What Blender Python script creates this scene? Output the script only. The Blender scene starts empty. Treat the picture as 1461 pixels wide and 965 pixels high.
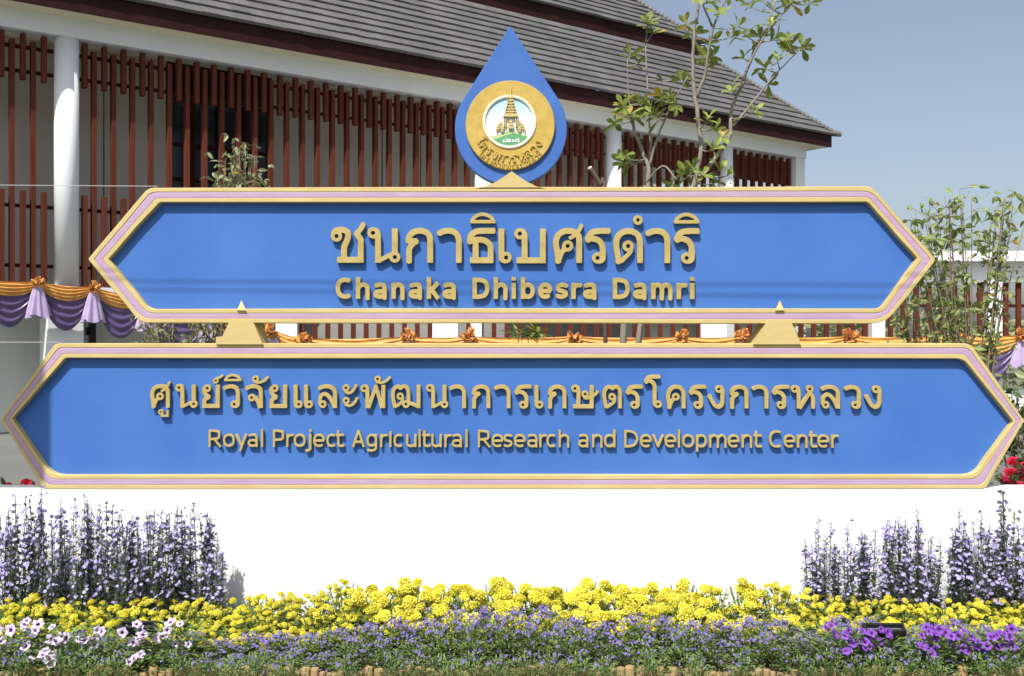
import bpy, bmesh, math, random
import numpy as np
from mathutils import Vector, Matrix, noise as mnoise
random.seed(7)
R = math.radians
sc = bpy.context.scene
col = sc.collection

# ------------------------------------------------------------------ camera, world, sun, exposure
FPX, CX, CY, EYE = 1461.0, 730.5, 482.5, 1.7
cam = bpy.data.cameras.new('camera'); cam.sensor_width = 36; cam.lens = 36.0
cam.clip_end = 3000; cam.clip_start = 0.1
camo = bpy.data.objects.new('camera', cam); camo.location = (0, 0, EYE); camo.rotation_euler = (R(90), 0, 0)
col.objects.link(camo); sc.camera = camo
SUN_EL, SUN_AZ = R(54), R(22)            # azimuth: degrees to the left of straight behind the camera
to_sun = Vector((-math.sin(SUN_AZ)*math.cos(SUN_EL), -math.cos(SUN_AZ)*math.cos(SUN_EL), math.sin(SUN_EL)))
sl = bpy.data.lights.new('sun', 'SUN'); sl.energy = 5.0; sl.angle = R(0.5); sl.color = (1, .965, .91)
slo = bpy.data.objects.new('sun', sl); slo.rotation_euler = to_sun.to_track_quat('Z', 'Y').to_euler(); slo.location = (-3, -6, 12)
col.objects.link(slo)
w = bpy.data.worlds.new('World'); sc.world = w; w.use_nodes = True
nt = w.node_tree; sky = nt.nodes.new('ShaderNodeTexSky'); sky.sky_type = 'NISHITA'; sky.sun_disc = False
sky.sun_elevation = SUN_EL; sky.sun_rotation = math.atan2(to_sun.x, to_sun.y)
sky.air_density = 1.0; sky.dust_density = 3.5; sky.ozone_density = 1.6; sky.altitude = 300
bg = nt.nodes['Background']; bg.inputs[1].default_value = 0.13
hs = nt.nodes.new('ShaderNodeHueSaturation'); hs.inputs['Saturation'].default_value = .74; hs.inputs['Value'].default_value = .96
nt.links.new(sky.outputs[0], hs.inputs['Color']); nt.links.new(hs.outputs[0], bg.inputs[0])
sc.view_settings.view_transform = 'Standard'; sc.view_settings.look = 'None'
sc.view_settings.gamma = 1; sc.view_settings.exposure = 0.2

def P(px, py, Y):
    return Vector(((px-CX)/FPX*Y, Y, EYE+(CY-py)/FPX*Y))

# ------------------------------------------------------------------ materials
def mat(name, c, c2=None, scale=6.0, rough=.6, bump=0.0, bscale=40.0, detail=5, stretch=None, metallic=0.0, trans=0.0, island=0.0, spec=.4, sheen=0):
    m = bpy.data.materials.new(name); m.use_nodes = True; n = m.node_tree.nodes; l = m.node_tree.links
    b = n['Principled BSDF']; b.inputs['Roughness'].default_value = rough; b.inputs['Metallic'].default_value = metallic
    b.inputs['Specular IOR Level'].default_value = spec
    if sheen: b.inputs['Sheen Weight'].default_value = sheen
    tc = n.new('ShaderNodeTexCoord'); mp = n.new('ShaderNodeMapping'); l.new(tc.outputs['Object'], mp.inputs[0])
    if stretch: mp.inputs['Scale'].default_value = stretch
    nz = n.new('ShaderNodeTexNoise'); nz.inputs['Scale'].default_value = scale; nz.inputs['Detail'].default_value = detail
    l.new(mp.outputs[0], nz.inputs['Vector'])
    mr = n.new('ShaderNodeMapRange'); mr.inputs[1].default_value = .3; mr.inputs[2].default_value = .7; l.new(nz.outputs[0], mr.inputs[0])
    mx = n.new('ShaderNodeMix'); mx.data_type = 'RGBA'; l.new(mr.outputs[0], mx.inputs[0])
    mx.inputs[6].default_value = (*c, 1); mx.inputs[7].default_value = (*(c2 or c), 1)
    out = mx.outputs[2]
    if island:
        g = n.new('ShaderNodeNewGeometry'); oi = n.new('ShaderNodeObjectInfo')
        ad = n.new('ShaderNodeMath'); ad.operation = 'ADD'; l.new(g.outputs['Random Per Island'], ad.inputs[0]); l.new(oi.outputs['Random'], ad.inputs[1])
        m2 = n.new('ShaderNodeMapRange'); m2.inputs[2].default_value = 2; m2.inputs[3].default_value = 1-island; m2.inputs[4].default_value = 1+island
        l.new(ad.outputs[0], m2.inputs[0])
        hs = n.new('ShaderNodeHueSaturation'); l.new(m2.outputs[0], hs.inputs['Value']); l.new(out, hs.inputs['Color']); out = hs.outputs[0]
    l.new(out, b.inputs['Base Color'])
    if bump:
        n2 = n.new('ShaderNodeTexNoise'); n2.inputs['Scale'].default_value = bscale; n2.inputs['Detail'].default_value = 4; l.new(mp.outputs[0], n2.inputs['Vector'])
        bp = n.new('ShaderNodeBump'); bp.inputs['Strength'].default_value = bump; bp.inputs['Distance'].default_value = .01
        l.new(n2.outputs[0], bp.inputs['Height']); l.new(bp.outputs[0], b.inputs['Normal'])
    if trans:
        t = n.new('ShaderNodeBsdfTranslucent'); l.new(out, t.inputs[0]); ms = n.new('ShaderNodeMixShader'); ms.inputs[0].default_value = trans
        l.new(b.outputs[0], ms.inputs[1]); l.new(t.outputs[0], ms.inputs[2]); l.new(ms.outputs[0], n['Material Output'].inputs[0])
    return m
M = {}
M['blue'] = mat('blue_paint', (.048, .140, .43), (.066, .170, .475), 1.7, .6, .25, 9, stretch=(1, 1, .8), spec=.15)
M['drop'] = mat('drop_blue_paint', (.052, .135, .40), (.065, .16, .45), 5, .6, .12, 30, spec=.15)
M['gold'] = mat('gold_paint', (.51, .39, .15), (.58, .47, .205), 5, .55, .12, 24, stretch=(.7, 1, 1.3))
M['goldletter'] = mat('letter_gold_paint', (.385, .29, .095), (.475, .375, .145), 14, .38, .1, 60)
M['emblemgold'] = mat('emblem_gold_paint', (.46, .31, .06), (.54, .39, .10), 22, .35, .12, 90)
M['pink'] = mat('pink_paint', (.42, .275, .41), (.47, .33, .45), 7, .5, .15, 24, stretch=(.6, 1, 2))
M['cream'] = mat('cream_rim', (.75, .72, .52), (.8, .78, .62), 30, .4)
M['white'] = mat('white_wall_paint', (.83, .84, .83), (.80, .81, .80), 1.5, .7, .08, 60)
M['pedestal'] = mat('pedestal_white', (.86, .865, .86), (.835, .84, .83), 1.2, .6, .06, 50)
M['bwhite'] = mat('building_white', (.74, .77, .78), (.79, .81, .81), 1.1, .7, .05, 30)
M['soffit'] = mat('soffit_cream', (.78, .73, .56), (.82, .77, .61), 2, .8)
M['bwall'] = mat('beige_wall', (.56, .53, .45), (.60, .57, .50), .8, .8, .1, 30)
M['gwall'] = mat('grey_ground_wall', (.60, .62, .58), (.66, .67, .63), .7, .8, .1, 30)
M['slat'] = mat('reddish_slat', (.085, .025, .016), (.125, .037, .023), 3, .8, .1, 20, stretch=(6, 6, .5), island=.2, spec=.05)
M['rail'] = mat('dark_rail', (.05, .014, .010), (.07, .018, .012), 3, .8, spec=.05)
M['fascia'] = mat('fascia_brown', (.026, .010, .009), (.036, .013, .012), 3, .7, .08, 20, spec=.1)
M['tile'] = mat('roof_tile', (.095, .091, .090), (.135, .130, .128), 1.3, .62, .5, 24, island=.16)
M['dark'] = mat('dark_glass', (.012, .013, .014), (.02, .02, .02), 2, .15)
M['frameblack'] = mat('black_metal', (.012, .012, .013), (.02, .02, .02), 6, .4)
M['lampglass'] = mat('lamp_face', (.10, .11, .12), (.16, .17, .18), 4, .15)
M['orange'] = mat('orange_cloth', (.70, .32, .06), (.78, .40, .10), 4, .5, .3, 25, stretch=(1, 1, 4), trans=.15, sheen=.3)
M['purple'] = mat('purple_cloth', (.062, .034, .118), (.10, .058, .17), 4, .3, .2, 30, sheen=.5, spec=.6)
M['lilac'] = mat('lilac_satin', (.36, .27, .47), (.48, .38, .58), 5, .32, .2, 30, sheen=.5, spec=.6)
M['bark'] = mat('pale_bark', (.30, .27, .22), (.20, .18, .14), 12, .85, .6, 40, stretch=(1, 1, .3))
M['bark2'] = mat('brown_bark', (.17, .13, .085), (.24, .19, .13), 14, .85, .5, 40, stretch=(1, 1, .3))
M['bark3'] = mat('dark_stem', (.07, .05, .035), (.11, .08, .055), 14, .85, .5, 40)
M['leafA'] = mat('broad_leaf', (.20, .26, .045), (.30, .36, .085), 8, .4, .1, 30, trans=.32, island=.3)
M['leafB'] = mat('pale_leaf', (.22, .29, .08), (.31, .37, .13), 8, .42, .1, 30, trans=.32, island=.3)
M['leafC'] = mat('dusty_leaf', (.22, .25, .11), (.32, .34, .18), 8, .5, .1, 30, trans=.25, island=.35)
M['leafY'] = mat('yellowing_leaf', (.5, .33, .05), (.42, .36, .06), 8, .5, trans=.3, island=.2)
M['asterleaf'] = mat('aster_leaf', (.09, .13, .055), (.14, .185, .08), 8, .5, trans=.2, island=.35)
M['aster'] = mat('aster_petal', (.37, .32, .66), (.49, .45, .78), 20, .6, trans=.25, island=.2)
M['asterc'] = mat('aster_centre', (.55, .45, .12), None, 20, .7)
M['mari'] = mat('marigold_petal', (.76, .69, .065), (.82, .77, .13), 18, .6, trans=.18, island=.2)
M['marileaf'] = mat('marigold_leaf', (.16, .23, .06), (.25, .33, .10), 8, .5, trans=.25, island=.35)
M['lobleaf'] = mat('lobelia_leaf', (.15, .235, .07), (.24, .335, .11), 8, .5, trans=.25, island=.4)
M['lob'] = mat('lobelia_petal', (.13, .10, .32), (.21, .17, .42), 20, .55, trans=.2, island=.3)
M['petlight'] = mat('petunia_pale', (.55, .44, .66), (.74, .67, .80), 14, .5, trans=.3, island=.12)
M['petpurple'] = mat('petunia_purple', (.17, .05, .38), (.25, .09, .48), 14, .5, trans=.25, island=.2)
M['petthroat'] = mat('petunia_throat', (.12, .02, .15), None, 14, .6)
M['rose'] = mat('rose_petal', (.62, .03, .07), (.70, .06, .12), 14, .5, trans=.2, island=.2)
M['roseleaf'] = mat('rose_leaf', (.05, .085, .03), (.09, .13, .045), 8, .4, trans=.2, island=.3)
M['log'] = mat('edging_log', (.40, .27, .13), (.25, .16, .08), 9, .8, .6, 50, stretch=(1, 1, .25), island=.2)
M['soil'] = mat('dark_soil', (.07, .05, .035), (.11, .08, .055), 9, .95, .8, 30)
M['ground'] = mat('ground', (.09, .10, .05), (.13, .12, .08), 1.2, .95, .5, 8)
M['paving'] = mat('paving', (.09, .088, .083), (.115, .11, .105), 2, .9, .3, 20)
M['court2'] = mat('grey_render', (.26, .26, .245), (.33, .33, .31), 1, .9, .2, 20)
M['court'] = mat('courtyard_concrete', (.13, .135, .12), (.155, .16, .145), 1, .9, .2, 20)
M['cable'] = mat('white_cable', (.5, .5, .5), None, 5, .4)
M['blackcable'] = mat('black_cable', (.02, .02, .02), None, 5, .5)
M['banner'] = mat('shade_banner_cloth', (.75, .6, .12), (.8, .66, .2), 3, .7)
M['steel'] = mat('galvanised_post', (.4, .41, .42), (.48, .49, .5), 8, .4, metallic=.6)
M['egreen'] = mat('emblem_green', (.10, .30, .13), (.13, .36, .17), 60, .5)
M['elight'] = mat('emblem_hill', (.36, .48, .18), (.5, .58, .32), 60, .5)
M['ewhite'] = mat('emblem_white', (.85, .88, .88), None, 60, .5)
def emblem_sky():                         # the disc itself is printed pale blue at the top, white at the bottom
    m = bpy.data.materials.new('emblem_print'); m.use_nodes = True; n = m.node_tree.nodes; l = m.node_tree.links
    tc = n.new('ShaderNodeTexCoord'); sx = n.new('ShaderNodeSeparateXYZ'); l.new(tc.outputs['Generated'], sx.inputs[0])
    cr = n.new('ShaderNodeValToRGB'); l.new(sx.outputs[2], cr.inputs[0])
    cr.color_ramp.elements[0].color = (.86, .9, .92, 1); cr.color_ramp.elements[0].position = .3
    cr.color_ramp.elements[1].color = (.30, .62, .82, 1); cr.color_ramp.elements[1].position = 1
    l.new(cr.outputs[0], n['Principled BSDF'].inputs[0]); n['Principled BSDF'].inputs['Roughness'].default_value = .5
    return m
M['esky'] = emblem_sky()

# ------------------------------------------------------------------ builders
def tag(o, label=None, cat=None, group=None, kind=None):
    if label: o['label'] = label
    if cat: o['category'] = cat
    if group: o['group'] = group
    if kind: o['kind'] = kind
    return o
def empty(name, loc=(0, 0, 0), rz=0):
    o = bpy.data.objects.new(name, None); o.empty_display_size = .1; o.location = loc; o.rotation_euler = (0, 0, rz); col.objects.link(o); return o
def link(name, me, parent=None, loc=(0, 0, 0), rot=None):
    o = bpy.data.objects.new(name, me); col.objects.link(o); o.location = loc
    if rot: o.rotation_euler = rot
    if parent: o.parent = parent
    return o
def copy_tree(o, parent=None):
    c = o.copy(); col.objects.link(c); c.parent = parent
    for ch in o.children: copy_tree(ch, c)
    return c
class MB:
    def __init__(s): s.v = []; s.f = []; s.mi = []
    def add(s, vs, fs, mi=0):
        b = len(s.v); s.v.extend([tuple(v) for v in vs]); s.f.extend([tuple(b+i for i in f) for f in fs]); s.mi.extend([mi]*len(fs)); return s
    def box(s, lo, hi, fr=None, mi=0, bev=0):
        (x0, y0, z0), (x1, y1, z1) = lo, hi
        if bev:
            bm = bmesh.new(); bmesh.ops.create_cube(bm, size=1)
            for v in bm.verts: v.co = Vector(((x0+x1)/2+v.co.x*(x1-x0), (y0+y1)/2+v.co.y*(y1-y0), (z0+z1)/2+v.co.z*(z1-z0)))
            bmesh.ops.bevel(bm, geom=bm.edges[:], offset=bev, segments=1, affect='EDGES')
            bm.verts.index_update(); vs = [v.co.copy() for v in bm.verts]; fs = [[v.index for v in f.verts] for f in bm.faces]; bm.free()
        else:
            vs = [Vector((x, y, z)) for x in (x0, x1) for y in (y0, y1) for z in (z0, z1)]
            fs = [(0, 1, 3, 2), (4, 6, 7, 5), (0, 4, 5, 1), (2, 3, 7, 6), (0, 2, 6, 4), (1, 5, 7, 3)]
        if fr: vs = [fr(v) for v in vs]
        return s.add(vs, fs, mi)
    def tube(s, pts, rad, seg=7, mi=0, cap=True):
        pts = [Vector(p) for p in pts]; n = len(pts)
        if not hasattr(rad, '__len__'): rad = [rad]*n
        vs = []; 
        for i, p in enumerate(pts):
            d = (pts[min(i+1, n-1)]-pts[max(i-1, 0)]).normalized()
            a = d.orthogonal().normalized() if abs(d.z) < .9 else Vector((1, 0, 0)); a = (a-d*a.dot(d)).normalized()
            if i and (a.dot(pa) < 0.3): a = (pa-d*pa.dot(d)).normalized()
            pa = a; b = d.cross(a)
            for k in range(seg):
                t = 2*math.pi*k/seg; vs.append(p+(a*math.cos(t)+b*math.sin(t))*rad[i])
        fs = [(i*seg+k, i*seg+(k+1) % seg, (i+1)*seg+(k+1) % seg, (i+1)*seg+k) for i in range(n-1) for k in range(seg)]
        if cap: fs += [tuple(range(seg))[::-1], tuple((n-1)*seg+k for k in range(seg))]
        return s.add(vs, fs, mi)
    def leaf(s, p, d, up, L, W, mi=0, fold=.25, droop=.15, obo=False):
        d = Vector(d).normalized(); side = d.cross(Vector(up))
        if side.length < 1e-3: side = d.orthogonal()
        side.normalize(); nn = side.cross(d); p = Vector(p)
        if obo: st = [(0, .06), (.35, .55), (.7, 1), (.92, .6)]
        else: st = [(0, .1), (.3, .95), (.65, .75)]
        vs = []
        for t, ww in st:
            c = p+d*L*t-nn*L*droop*t*t
            vs += [c-side*W*.5*ww+nn*W*fold*ww*.5, c, c+side*W*.5*ww+nn*W*fold*ww*.5]
        vs.append(p+d*L-nn*L*droop); k = len(st); fs = []
        for i in range(k-1):
            a = i*3; fs += [(a, a+1, a+4, a+3), (a+1, a+2, a+5, a+4)]
        a = (k-1)*3; fs += [(a, a+1, a+3), (a+1, a+2, a+3)]
        return s.add(vs, fs, mi)
    def mesh(s, name, mats, smooth=False):
        me = bpy.data.meshes.new(name); me.from_pydata(s.v, [], s.f)
        for m in (mats if isinstance(mats, (list, tuple)) else [mats]): me.materials.append(m)
        if any(s.mi): me.polygons.foreach_set('material_index', s.mi)
        if smooth: me.polygons.foreach_set('use_smooth', [True]*len(s.f))
        me.update(); return me
    def build(s, name, mats, parent=None, smooth=False, loc=(0, 0, 0), rot=None):
        return link(name, s.mesh(name, mats, smooth), parent, loc, rot)
def rnd(a, b): return random.uniform(a, b)
def rdir(zmin=-1):
    while 1:
        v = Vector((rnd(-1, 1), rnd(-1, 1), rnd(-1, 1)))
        if .1 < v.length < 1 and v.normalized().z >= zmin: return v.normalized()
def catmull(pts, n=6):
    pts = [Vector(p) for p in pts]; q = [pts[0]*2-pts[1]]+pts+[pts[-1]*2-pts[-2]]; out = []
    for i in range(1, len(q)-2):
        for k in range(n):
            t = k/n; a, b, c, d = q[i-1], q[i], q[i+1], q[i+2]
            out.append(.5*((2*b)+(c-a)*t+(2*a-5*b+4*c-d)*t*t+(3*b-a-3*c+d)*t**3))
    out.append(pts[-1]); return out

# ------------------------------------------------------------------ lettering: strokes -> distance field -> outline -> solid letter
def sdf(strokes, discs, holes, step):
    xs = []; ys = []
    for pts, r in strokes:
        for p in pts: xs += [p[0]-r*1.5, p[0]+r*1.5]; ys += [p[1]-r*1.5, p[1]+r*1.5]
    for x, y, r in discs: xs += [x-r, x+r]; ys += [y-r, y+r]
    gx = np.arange(min(xs)-2*step, max(xs)+3*step, step); gy = np.arange(min(ys)-2*step, max(ys)+3*step, step)
    X, Y = np.meshgrid(gx, gy); F = np.full(X.shape, 1e3)
    for pts, r in strokes:
        for (a, b) in zip(pts[:-1], pts[1:]):
            dx, dy = b[0]-a[0], b[1]-a[1]; L = math.hypot(dx, dy)
            if L < 1e-6: continue
            ux, uy = dx/L, dy/L; qx = X-(a[0]+b[0])/2; qy = Y-(a[1]+b[1])/2
            e = np.abs(qx*ux+qy*uy)-L/2; g = np.abs(-qx*uy+qy*ux)-r
            F = np.minimum(F, np.hypot(np.maximum(e, 0), np.maximum(g, 0))+np.minimum(np.maximum(e, g), 0))
        for p in pts[1:-1]: F = np.minimum(F, np.hypot(X-p[0], Y-p[1])-r)
    for x, y, r in discs: F = np.minimum(F, np.hypot(X-x, Y-y)-r)
    for x, y, r in holes: F = np.maximum(F, r-np.hypot(X-x, Y-y))
    return gx, gy, F
def contours(gx, gy, F):
    F = np.where(np.abs(F) < 1e-4, 1e-4, F); ins = F < 0; H, W = F.shape
    code = ins[:-1, :-1]*1+ins[:-1, 1:]*2+ins[1:, 1:]*4+ins[1:, :-1]*8
    nxt = {}
    def ept(i, j, e):
        (a, b) = {0: ((i, j), (i, j+1)), 1: ((i, j+1), (i+1, j+1)), 2: ((i+1, j), (i+1, j+1)), 3: ((i, j), (i+1, j))}[e]
        t = F[a]/(F[a]-F[b]); return (gx[a[1]]+(gx[b[1]]-gx[a[1]])*t, gy[a[0]]+(gy[b[0]]-gy[a[0]])*t)
    def key(i, j, e): return {0: (i, j, 'h'), 2: (i+1, j, 'h'), 1: (i, j+1, 'v'), 3: (i, j, 'v')}[e]
    T = {1: [(3, 0)], 2: [(0, 1)], 3: [(3, 1)], 4: [(1, 2)], 5: [(3, 0), (1, 2)], 6: [(0, 2)], 7: [(3, 2)], 8: [(2, 3)], 9: [(2, 0)], 10: [(0, 1), (2, 3)], 11: [(2, 1)], 12: [(1, 3)], 13: [(1, 0)], 14: [(0, 3)]}
    pos = {}
    for i, j in zip(*np.nonzero((code > 0) & (code < 15))):
        for a, b in T[int(code[i, j])]:
            ka, kb = key(i, j, a), key(i, j, b); pos[ka] = ept(i, j, a); pos[kb] = ept(i, j, b); nxt[ka] = kb
    loops = []
    while nxt:
        k0 = next(iter(nxt)); k = k0; lp = []
        while k in nxt: lp.append(pos[k]); k = nxt.pop(k)
        if len(lp) > 5: loops.append(lp)
    return loops
def simplify(lp, tol):
    def rdp(a, b):
        (x0, y0), (x1, y1) = lp[a], lp[b]; L = math.hypot(x1-x0, y1-y0) or 1e-9; m = 0; mi = None
        for k in range(a+1, b):
            d = abs((x1-x0)*(y0-lp[k][1])-(x0-lp[k][0])*(y1-y0))/L
            if d > m: m, mi = d, k
        return rdp(a, mi)+rdp(mi, b)[1:] if m > tol else [a, b]
    h = len(lp)//2; lp = lp+[lp[0]]
    idx = rdp(0, h)[:-1]+rdp(h, len(lp)-1)[:-1]
    return [lp[i] for i in idx]
_gm = {}
def solid_glyph(key, strokes, discs, holes, scale, thick, material, step=1.25, bev=.0012):
    """unit strokes (height 100) -> solid mesh standing in the XZ plane, front at y=-thick/2"""
    if key in _gm: return _gm[key]
    gx, gy, F = sdf(strokes, discs, holes, step)
    cu = bpy.data.curves.new('letter', 'CURVE'); cu.dimensions = '2D'; cu.fill_mode = 'BOTH'
    for lp in contours(gx, gy, F):
        lp = simplify(lp, .22)
        if len(lp) < 3: continue
        sp = cu.splines.new('POLY'); sp.points.add(len(lp)-1); sp.use_cyclic_u = True
        for i, (x, y) in enumerate(lp): sp.points[i].co = (x*scale, y*scale, 0, 1)
    cu.extrude = thick/2-bev; cu.bevel_depth = bev; cu.bevel_resolution = 0; cu.offset = -bev
    o = bpy.data.objects.new('letter', cu); col.objects.link(o)
    dg = bpy.context.evaluated_depsgraph_get(); me = bpy.data.meshes.new_from_object(o.evaluated_get(dg))
    bpy.data.objects.remove(o); bpy.data.curves.remove(cu)
    me.transform(Matrix.Rotation(R(90), 4, 'X')); me.name = 'letter'; me.materials.clear(); me.materials.append(material)
    _gm[key] = me; return me

TH = {}
def G(ch, x0, base, k, strokes, loops=(), W=17.0):
    """k: source units per 1/100 letter height.  strokes: ('S'|'L', [x,y,...], width or None)"""
    st = []; ds = []; hs = []
    for s in strokes:
        c = s[1]; pts = [((c[i]-x0)/k, (base-c[i+1])/k) for i in range(0, len(c), 2)]
        if s[0] == 'S' and len(pts) > 2:
            pts = [(p.x, p.y) for p in catmull([(a, b, 0) for a, b in pts], 5)]
        st.append((pts, (s[2]/k if len(s) > 2 else W)/2))
    for lp in loops:
        r = lp[2]/k if len(lp) > 2 else 16.2; x, y = (lp[0]-x0)/k, (base-lp[1])/k
        ds.append((x, y, r)); hs.append((x, y, r*.36))
    TH[ch] = (st, ds, hs)
U, B = 4.08, 615
G('ช', 58, B, U, [('S', [92,290,105,252,140,236,185,232,228,242,256,268,260,305,245,360,220,410,212,460,212,577]), ('L', [130,580,440,580]), ('L', [405,614,405,345,362,282]), ('S', [348,286,380,250,412,212,436,160], 60)], [(125,305)])
G('น', 482, B, U, [('S', [548,236,586,248,604,290,606,360,606,614]), ('L', [606,594,768,512], 52), ('L', [801,215,801,545])], [(548,267), (801,548)])
G('ก', 925, B, U, [('S', [958,372,966,312,1010,262,1090,241,1165,262,1203,310,1209,380,1209,614]), ('L', [932,356,1058,356], 56), ('S', [1054,362,1004,395,970,445,964,500,964,614])])
G('า', -122, B, U, [('S', [-114,272,-62,250,-10,241,50,250,95,285,116,340,117,400,117,614])])
G('ธ', 213, B, U, [('S', [538,242,400,242,320,250,270,282,250,326,246,378]), ('S', [250,352,330,345,400,350,455,378,484,425,486,500,486,598]), ('L', [312,350,312,584]), ('L', [246,583,520,583])])
G('ิ', 250, B, U, [('S', [275,128,300,88,345,60,395,50,445,60,495,88,520,128], 42), ('L', [250,136,545,136], 40)])
G('เ', 576, B, U, [('S', [611,215,611,400,611,540,626,575,655,588])], [(665,551)])
G('บ', 757, B, U, [('S', [825,243,863,255,880,300,880,360,880,583]), ('L', [787,583,1127,583]), ('L', [1092,215,1092,600])], [(825,275)])
G('ศ', 1208, B, U, [('S', [1270,614,1262,500,1246,420,1246,350,1275,285,1330,250,1395,241,1456,255,1500,292,1513,350,1513,614]), ('S', [1345,450,1305,505,1272,600], 58), ('S', [1400,330,1465,290,1512,235,1543,168], 46)], [(1380,417)])
G('ร', 120, B, U, [('S', [405,242,290,242,205,256,170,295,152,360]), ('S', [135,332,205,330,270,350,310,395,323,450,323,550,303,582,265,590])], [(263,555)])
G('ด', 445, B, U, [('S', [505,614,497,520,480,430,482,350,510,290,560,255,620,243,680,255,730,290,752,350,755,420,755,614]), ('S', [655,435,640,488,590,540,535,596], 50), ('L', [470,597,548,597], 36)], [(617,417)])
G('ํ', 673, B, U, [], [(730,115,57)])
V, C = 2.75, 425
G('ู', 172, C, V, [('L', [222,480,222,517], 26), ('L', [206,517,298,517], 26), ('L', [285,448,285,529], 26)], [(204,472,31)])
G('ย', 682, C, V, [('S', [740,174,707,200,708,240,733,280,762,296]), ('S', [762,300,725,318,708,345,708,412]), ('L', [684,402,888,402]), ('L', [863,155,863,412])], [(743,197)])
G('์', 803, C, V, [('S', [842,82,868,78,895,66,918,48], 27)], [(838,110,34)])
G('ว', 930, C, V, [('S', [938,196,985,178,1035,176,1078,198,1095,240,1096,300,1096,370,1085,398,1055,406])], [(1053,382)])
G('จ', 1187, C, V, [('S', [1194,200,1240,178,1300,174,1345,195,1363,240,1364,425]), ('S', [1290,300,1325,345,1352,425], 42)], [(1257,305)])
G('ั', 1262, C, V, [('S', [1285,116,1335,130,1400,112,1448,66], 32)], [(1303,88,40)])
G('ล', 600, C, V, [('S', [612,198,660,178,720,174,770,195,797,235,800,300,800,425]), ('S', [625,378,626,315,645,275,680,260,720,285,760,340,792,415], 44)], [(657,380)])
G('ะ', 882, C, V, [('S', [915,232,950,250,985,240,1020,205,1045,155], 33), ('S', [915,380,955,396,998,385,1032,350,1056,305], 33)], [(925,192,42), (927,338,42)])
G('พ', 1090, C, V, [('S', [1137,172,1163,182,1172,215,1172,300,1172,425]), ('L', [1186,425,1272,172,1340,425], 42), ('L', [1357,155,1357,425])], [(1137,196)])
G('ฒ', 62, C, V, [('S', [112,412,98,350,88,270,97,210,132,176,162,180,178,198], 44), ('S', [178,198,200,174,240,178,262,210,268,260,268,378], 44), ('S', [202,305,192,350,150,388,110,410], 36), ('L', [255,350,385,408], 40), ('L', [385,155,385,425])], [(172,287,42), (239,378)])
G('ษ', 770, C, V, [('S', [813,172,843,182,853,215,853,300,853,400]), ('L', [790,402,1030,402]), ('L', [1006,155,1006,412]), ('S', [915,298,955,308,1010,285,1050,262,1080,222], 33)], [(813,195), (930,260,43)])
G('ต', 1137, C, V, [('S', [1176,415,1162,350,1152,270,1162,212,1195,178,1230,180,1247,198], 44), ('S', [1247,198,1268,178,1305,178,1332,215,1335,280,1335,425], 44), ('S', [1274,308,1264,350,1218,388,1178,412], 36)], [(1244,290,43)])
G('โ', 230, 430, V, [('S', [418,62,335,62,288,70,268,95,258,130]), ('S', [246,112,290,108,335,130,354,170,355,230,355,360,366,390,392,404])], [(395,380)])
G('ค', 485, 430, V, [('S', [527,430,520,360,510,290,526,225,565,188,605,178,650,190,683,230,690,300,690,430]), ('S', [575,318,548,355,528,420], 42)], [(600,295)])
G('ง', 970, 430, V, [('S', [1098,182,1128,190,1139,220,1139,290,1139,355,1120,398,1085,410,1050,390,1020,345,985,272], 46)], [(1098,206)])
G('ห', 470, 372, 2.36, [('S', [510,157,538,168,548,200,548,260,548,372]), ('L', [556,372,655,215], 38), ('S', [650,205,682,240,692,290,692,372], 38)], [(510,177), (660,177)])

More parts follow.
